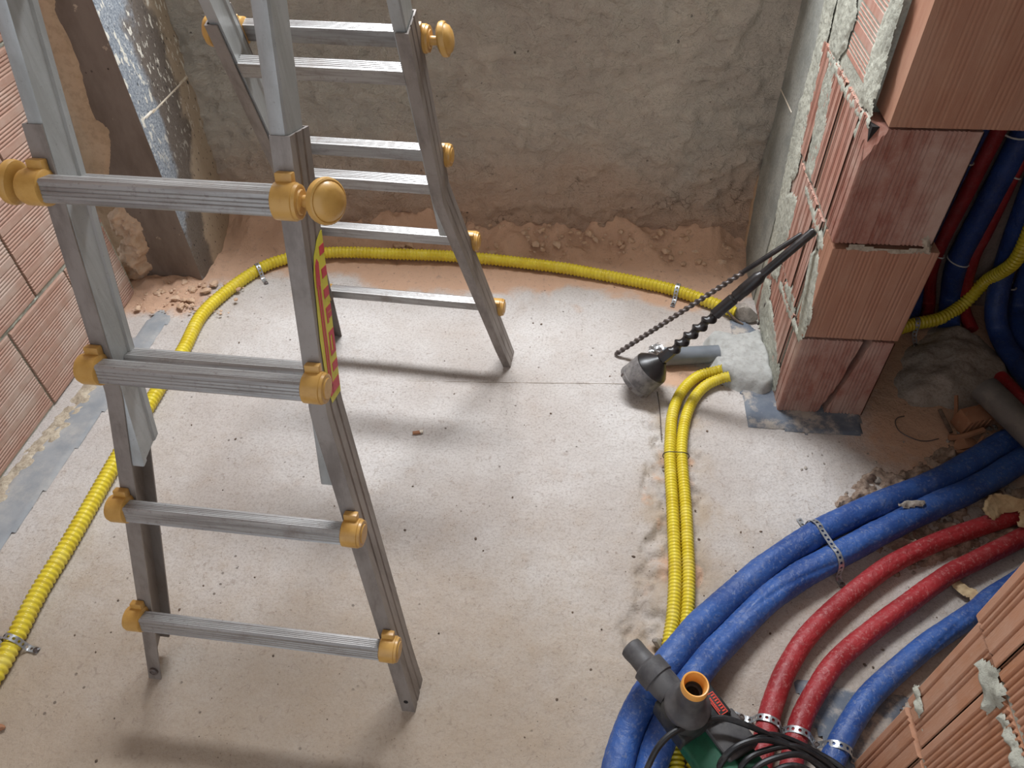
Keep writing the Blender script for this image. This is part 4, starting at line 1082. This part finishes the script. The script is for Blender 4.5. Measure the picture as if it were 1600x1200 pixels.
def rock(name, c, sz, seed, mat, rotz=0.0, sub=2):
    bm = bmesh.new(); bmesh.ops.create_icosphere(bm, subdivisions=sub, radius=1.0); rr = random.Random(seed)
    pl = [(Vector((rr.uniform(-1, 1), rr.uniform(-1, 1), rr.uniform(-0.6, 1))).normalized(), rr.uniform(0.55, 0.85)) for _ in range(9)]
    cs, sn = math.cos(rotz), math.sin(rotz)
    for q in bm.verts:
        p = q.co.copy()
        for n_, d_ in pl:
            e = p.dot(n_) - d_
            if e > 0: p -= n_ * e
        x, y, z = p.x * sz[0], p.y * sz[1], p.z * sz[2]
        q.co = Vector((c[0] + x * cs - y * sn, c[1] + x * sn + y * cs, c[2] + z))
    b = B(); b.bm(bm); return b if name is None else b.build(name, mat, smooth=25)


st = [(0.502, 1.749, 0.022)][0]
tag(rock('mortar_lump', st, (0.045, 0.030, 0.030), 4, M['stone'], -0.4, 3), 'angular lump of broken mortar by the end of the long yellow conduit', 'rubble')
tw = [(0.443, 1.753, 0.030), (0.472, 1.726, 0.015), (0.499, 1.710, 0.005)]
tag(B().sweep(tw, 0.0035, 7, 0.006).build('wood_splinter', M['crumb']), 'brown wood splinter beside the mortar lump at the pier foot', 'splinter')
tw = [(0.539, 1.698, 0.100), (0.544, 1.707, 0.050), (0.538, 1.708, 0.010)]
tag(B().sweep(tw, 0.003, 7, 0.006).build('bent_wire', M['bit_steel']), 'dark bent wire standing against the mortar fillet of the pier', 'wire')

tag(B().sweep([(0.868, 1.378, 0.003), (0.848, 1.369, 0.004), (0.838, 1.350, 0.004), (0.843, 1.320, 0.004), (0.876, 1.298, 0.003), (0.904, 1.296, 0.003), (0.935, 1.307, 0.003)], 0.0014, 6, 0.006).build('bent_wire', M['bit_steel']), 'thin dark wire curled on the dusty floor right of the cracked pier', 'wire')
tag(rock('stone', [(0.203, 0.700, 0.010)][0], (0.012, 0.014, 0.012), 23, M['stone'], 0.4), 'small grey stone beside the yellow conduits at the hammer side handle', 'stone')
# mound of mortar in the niche
tag(patch('mortar_mound', M['mound'], [(0.890, 1.538), (0.948, 1.660), (1.023, 1.736), (1.102, 1.762), (1.175, 1.711), (1.215, 1.602), (1.204, 1.525), (1.104, 1.450), (1.004, 1.415), (0.904, 1.407), (0.867, 1.450)], fl3,
          res=0.008, thick=0.03, edge=0.06, rough=0.35, jag=0.014, freq=18, seed=170, dome=0.012), 'brown mound of spilled mortar on the floor of the dark niche', 'mortar')
# drain pipe lying in the niche
dp = [(1.035, 1.401, 0.098), (1.058, 1.328, 0.098), (1.089, 1.250, 0.096), (1.142, 1.132, 0.094)]
dv = Vector(dp[3]) - Vector(dp[0]); Lp = dv.length
b = B(); b.lathe([(0.002, 0.030), (0.0, 0.0335), (0.005, 0.0345), (0.03, 0.0345), (Lp, 0.0335)], dp[0], dv, 28); b.lathe([(0.004, 0.030), (0.0045, 0.0)], dp[0], dv, 28, cap=False)
tag(b.build('drain_pipe', M['pvc_dark']), 'dark grey drain pipe end resting over the blue pipes in the niche', 'pipe')
o = pipe('insulated_pipe', [(1.096, 1.455, 0.090), (1.103, 1.391, 0.100), (1.121, 1.331, 0.100), (1.168, 1.242, 0.090)], 0.016, M['red_shaded'], 21, 0.02)
tag(o, 'short length of red pipe lying alongside the dark grey drain pipe', 'pipe')
# cut brick piece and splinters
cbp = [(1.019, 1.353, 0.032)][0]
b = B(); rot = Matrix.Rotation(0.35, 3, 'Z') @ Matrix.Rotation(0.12, 3, 'X')
b.box(cbp, (0.075, 0.045, 0.055), rot, 0.003)
for k in range(4): b.box(Vector(cbp) + rot @ Vector((-0.026 + k * 0.016, -0.0235, 0)), (0.006, 0.003, 0.054), rot, 0.001)
tag(b.build('brick_offcut', M['wood']), 'small ribbed orange brick offcut wedged beside the drain pipe', 'brick')
for k, (pts, r, lb) in enumerate((
        ([(0.954, 1.392, 0.020), (0.962, 1.355, 0.012), (0.964, 1.321, 0.012)], 0.005, 'dark twig end poking from the mound before the brick offcut'),
        ([(0.991, 1.417, 0.050), (0.989, 1.386, 0.030), (0.983, 1.353, 0.012)], 0.005, 'upright brown wood splinter left of the brick offcut'),
        ([(0.952, 1.303, 0.012), (0.984, 1.303, 0.020), (1.041, 1.324, 0.030)], 0.008, 'pale brown stick lying in front of the brick offcut'),
        ([(0.956, 1.257, 0.012), (0.994, 1.262, 0.020), (1.030, 1.302, 0.030)], 0.004, 'thin light stick curving beside the blue pipe in the niche'))):
    tag(B().sweep(pts, r, 7, 0.008).build('wood_splinter', M['wood'] if k else M['crumb']), lb, 'splinter')
tag(rock('brick_shard', [(0.986, 1.285, 0.012)][0], (0.035, 0.022, 0.012), 9, M['wood'], 0.5), 'flat orange brick shard between the sticks and the blue pipe', 'brick')

# torn flakes of foam and plaster
def flake(c, pol, tilt, curl, mat, label, seed):
    org = Vector(c)
    o = patch('plaster_flake', mat, pol, lambda a, b, h: (org.x + a, org.y + b, org.z + h + curl * (a * a) * 7 + tilt * b), res=0.003, thick=0.006, edge=0.004, rough=0.5, jag=0.004, freq=70, seed=seed, base=0.0)
    return tag(o, label, 'flake')


flake([(0.979, 1.071, 0.045)][0], [(-0.05, -0.02), (-0.02, 0.03), (0.02, 0.028), (0.05, 0.01), (0.045, -0.02), (0.01, -0.012), (-0.02, -0.035)], 0.25, 1, M['flake'], 'torn beige flake lying over the end of the nearer red pipe', 1)
flake([(1.018, 1.048, 0.050)][0], [(-0.02, -0.03), (0.0, 0.02), (0.04, 0.02), (0.04, -0.03)], 0.2, 1, M['flake'], 'second beige flake at the frame edge beside the first', 2)
flake([(0.855, 0.872, 0.010)][0], [(-0.045, 0.022), (-0.01, 0.028), (0.02, 0.0), (0.028, -0.028), (0.01, -0.034), (-0.012, -0.014)], -0.1, 1, M['flake'], 'curled cream flake on the floor beside the red and blue pipes', 3)
flake([(0.773, 1.055, 0.058)][0], [(-0.03, -0.008), (0.0, 0.008), (0.03, 0.006), (0.025, -0.006), (0.0, -0.012)], 0.1, 0.5, M['stone'], 'grey mortar crumb plate caught between the two thick blue pipes', 4)

ch = [(-0.390, 1.217, 0.005)][0]
cbt = empty('brick_chip', (ch[0], ch[1], 0)); tag(cbt, 'tiny orange brick chip with a white end alone on the bare floor', 'chip')
B().box(ch, (0.020, 0.008, 0.007), Matrix.Rotation(0.25, 3, 'Z'), 0.0015).build('chip_body', M['wood'], cbt, cbt)
B().box((ch[0] + 0.012, ch[1] + 0.004, 0.006), (0.009, 0.0075, 0.006), Matrix.Rotation(0.25, 3, 'Z'), 0.0015).build('chip_tip', M['chalk'], cbt, cbt)
ch = [(-1.040, 0.422, 0.006)][0]
tag(rock('brick_chip', ch, (0.012, 0.008, 0.006), 15, M['wood']), 'rounded brown brick chip on the floor at the lower left frame edge', 'chip')


# countless rubble and crumbs
def scatter(name, regions, mat, label, seed, smin, smax, flat=0.6):
    rr = random.Random(seed); b = B()
    for (x0, x1, y0, y1, n, zf) in regions:
        for _ in range(n):
            x, y = rr.uniform(x0, x1), rr.uniform(y0, y1); s = smin + (smax - smin) * rr.random() ** 3
            q = rock(None, (x, y, zf(x, y) + s * flat * 0.4), (s * rr.uniform(0.7, 1.4), s, s * flat), rr.randrange(9999), mat, rr.uniform(0, 3), 1); b.add(q.v, q.f)
    o = b.build(name, mat, smooth=0); return tag(o, label, 'rubble', kind='stuff')


pile = lambda x, y: max(0.0, min(1, (y - 1.97) / 0.15)) ** 1.3 * 0.10
scatter('rubble', [(-1.15, 0.50, 1.99, 2.09, 260, pile), (-0.2, 0.5, 2.03, 2.08, 70, pile), (-1.36, -1.05, 1.62, 1.79, 120, lambda x, y: 0.012)], M['rubble'], 'crumbled plaster and rubble heaped along the foot of the back wall', 1, 0.003, 0.018)
scatter('rubble', [(0.95, 1.15, 1.15, 1.38, 60, lambda x, y: 0.0), (0.75, 1.2, 0.9, 1.15, 70, lambda x, y: 0.0), (0.55, 1.0, 1.05, 1.3, 20, lambda x, y: 0.0)], M['stone'], 'broken mortar chips scattered under the pipes at the niche opening', 2, 0.003, 0.014)
scatter('crumbs', [(-1.0, 0.5, 0.35, 1.7, 190, lambda x, y: 0.0), (0.15, 0.40, 0.7, 1.3, 130, lambda x, y: -0.004), (0.4, 0.8, 0.55, 1.1, 60, lambda x, y: 0.0)], M['crumb'], 'tiny dark crumbs of mortar strewn over the pale floor', 3, 0.0012, 0.0045)

# ---------------------------------------------------------------- rotary hammer standing upright with its cable
HX, HY = 0.2285, 0.5181
ham = empty('rotary_hammer', (HX, HY, 0)); tag(ham, 'green and black rotary hammer lying nose up among the blue pipes', 'rotary hammer')
up = Vector((0, 0, 1)); O = Vector((HX, HY, 0))
K = 0.245 - 0.460
B().lathe([(t + K, r) for t, r in [(0.364, 0.0375), (0.368, 0.0395), (0.377, 0.0395), (0.381, 0.038), (0.387, 0.032), (0.396, 0.0268), (0.412, 0.0238), (0.445, 0.0225), (0.446, 0.0190), (0.424, 0.0160), (0.423, 0.0)]], O, up, 36).build('chuck_sleeve', M['rubber'], ham, ham)
B().lathe([(t + K, r) for t, r in [(0.444, 0.0205), (0.445, 0.0226), (0.458, 0.0224), (0.461, 0.0210), (0.4605, 0.0190), (0.447, 0.0155), (0.436, 0.0150), (0.432, 0.0180)]], O, up, 36, cap=False).build('chuck_ring', M['orange'], ham, ham)
B().lathe([(0.4235 + K, 0.0158), (0.4240 + K, 0.007), (0.429 + K, 0.006), (0.429 + K, 0.0035), (0.426 + K, 0.003), (0.426 + K, 0.0)], O, up, 24).build('chuck_bore', M['dark'], ham, ham)
B().lathe([(0.085, 0.034), (0.10, 0.038), (0.118, 0.042), (0.145, 0.042), (0.152, 0.039)], O, up, 36).build('neck', M['tool_black'], ham, ham)
# auxiliary handle clamped round the neck
hd = Vector((-0.671, 0.740, 0.02)).normalized(); h0 = O + up * 0.140 + hd * 0.034
hl = 0.108
hn = B(); hn.lathe([(0.0, 0.026), (0.016, 0.0275), (0.030, 0.0275), (0.032, 0.0305), (0.060, 0.0305), (0.063, 0.0235), (0.066, 0.0215), (0.084, 0.0205), (hl - 0.010, 0.0215), (hl - 0.003, 0.0205), (hl, 0.016)], h0, hd, 30)
hn.build('side_handle', M['rubber'], ham, ham)
da = Vector((0.585, -0.811, 0)); dbv = Vector((0.811, 0.585, 0))


def hull(pts, name, mat, bev=0.006):
    bm = bmesh.new(); vs = [bm.verts.new(p) for p in pts]
    bmesh.ops.convex_hull(bm, input=vs)
    junk = [g for g in bm.verts if not g.link_faces]; bmesh.ops.delete(bm, geom=junk, context='VERTS')
    bmesh.ops.dissolve_limit(bm, angle_limit=0.03, verts=bm.verts[:], edges=bm.edges[:])
    bmesh.ops.bevel(bm, geom=bm.edges[:], offset=bev, segments=3, affect='EDGES', profile=0.6)
    b = B(); b.bm(bm); return b.build(name, mat, ham, ham, smooth=40)


def hp3(a, b_, z): return O + da * a + dbv * b_ + up * z


def slab(a0, a1, b0, b1, z0, z1, name, mat, slope=0.0, bev=0.006):
    return hull([hp3(a, b_, z) for a in (a0, a1) for b_ in (b0, b1) for z in (z0, z1 - (slope if b_ == b1 else 0))], name, mat, bev)


gear = slab(-0.040, 0.040, -0.036, 0.075, 0.088, 0.134, 'gear_housing', M['tool_black'], 0.014)
slab(0.030, 0.100, 0.015, 0.085, 0.062, 0.122, 'motor_cover', M['rubber'], 0.014)
slab(0.034, 0.25, -0.034, 0.030, 0.080, 0.112, 'motor_shell', M['tool_green'])
slab(0.098, 0.25, 0.028, 0.078, 0.060, 0.100, 'grip_shell', M['tool_green'], 0.01)
slab(0.055, 0.25, 0.010, 0.066, 0.003, 0.085, 'underside', M['tool_black'], 0, 0.002)
sl = da; cr = dbv; nr = up
pc = hp3(0.016, 0.058, 0.1235)
tn = Matrix.Rotation(math.atan2(0.014, 0.111), 3, da)
Rp = tn.inverted() @ Matrix((sl, cr, nr)).transposed()
pt = B().box(pc, (0.042, 0.019, 0.0024), Rp, 0.0008).build('rating_plate', M['tool_black'], gear, ham)
b = B()
for j, (w_, yy) in enumerate(((0.030, 0.0035), (0.024, -0.0045))):
    for k in range(7 if j == 0 else 9):
        x = -w_ / 2 + w_ * k / (6 if j == 0 else 8)
        b.box(pc + sl * x + cr * yy + nr * (0.0015 - yy * 0.126), (0.0024, 0.0065 if j == 0 else 0.0035, 0.0006), Rp)
for yy in (0.0082, -0.0082): b.box(pc + cr * yy + nr * (0.0015 - yy * 0.126), (0.040, 0.0014, 0.0006), Rp)
for xx in (-0.0195, 0.0195): b.box(pc + sl * xx + nr * 0.0015, (0.0014, 0.0164, 0.0006), Rp)
b.build('plate_print', M['label_red'], gear, ham, smooth=0)
# its cable, coiled on the right
cab = B()
cab.sweep([(0.150, 0.393, 0.090), (0.163, 0.426, 0.120), (0.180, 0.454, 0.140), (0.206, 0.476, 0.150), (0.244, 0.492, 0.152), (0.284, 0.507, 0.145), (0.322, 0.503, 0.140), (0.367, 0.494, 0.125), (0.421, 0.479, 0.110), (0.476, 0.462, 0.090), (0.515, 0.439, 0.080)], 0.0052, 10, 0.008)
CP = [[(0.275, 0.382, 0.100), (0.277, 0.426, 0.100), (0.295, 0.456, 0.120), (0.329, 0.480, 0.120), (0.367, 0.494, 0.125), (0.407, 0.495, 0.110), (0.450, 0.482, 0.100), (0.488, 0.460, 0.100), (0.511, 0.423, 0.100), (0.454, 0.371, 0.100), (0.333, 0.360, 0.100), (0.275, 0.382, 0.100)],
      [(0.308, 0.388, 0.090), (0.311, 0.429, 0.100), (0.328, 0.453, 0.120), (0.364, 0.471, 0.120), (0.408, 0.481, 0.120), (0.446, 0.471, 0.110), (0.476, 0.454, 0.100), (0.493, 0.412, 0.100), (0.402, 0.357, 0.100), (0.308, 0.388, 0.090)],
      [(0.315, 0.377, 0.100), (0.322, 0.417, 0.110), (0.342, 0.441, 0.125), (0.376, 0.457, 0.130), (0.415, 0.466, 0.125), (0.453, 0.454, 0.110), (0.485, 0.421, 0.100), (0.391, 0.347, 0.100), (0.315, 0.377, 0.100)],
      [(0.343, 0.382, 0.090), (0.351, 0.418, 0.100), (0.370, 0.438, 0.120), (0.401, 0.448, 0.125), (0.435, 0.444, 0.110), (0.459, 0.418, 0.100), (0.392, 0.357, 0.100), (0.343, 0.382, 0.090)],
      [(0.268, 0.401, 0.100), (0.283, 0.443, 0.110), (0.307, 0.466, 0.130), (0.343, 0.480, 0.135), (0.381, 0.483, 0.125), (0.423, 0.472, 0.115), (0.469, 0.443, 0.100)]]
for q in CP: cab.sweep(q, 0.0052, 10, 0.008)
cab.build('power_cable', M['cable'], ham, ham)
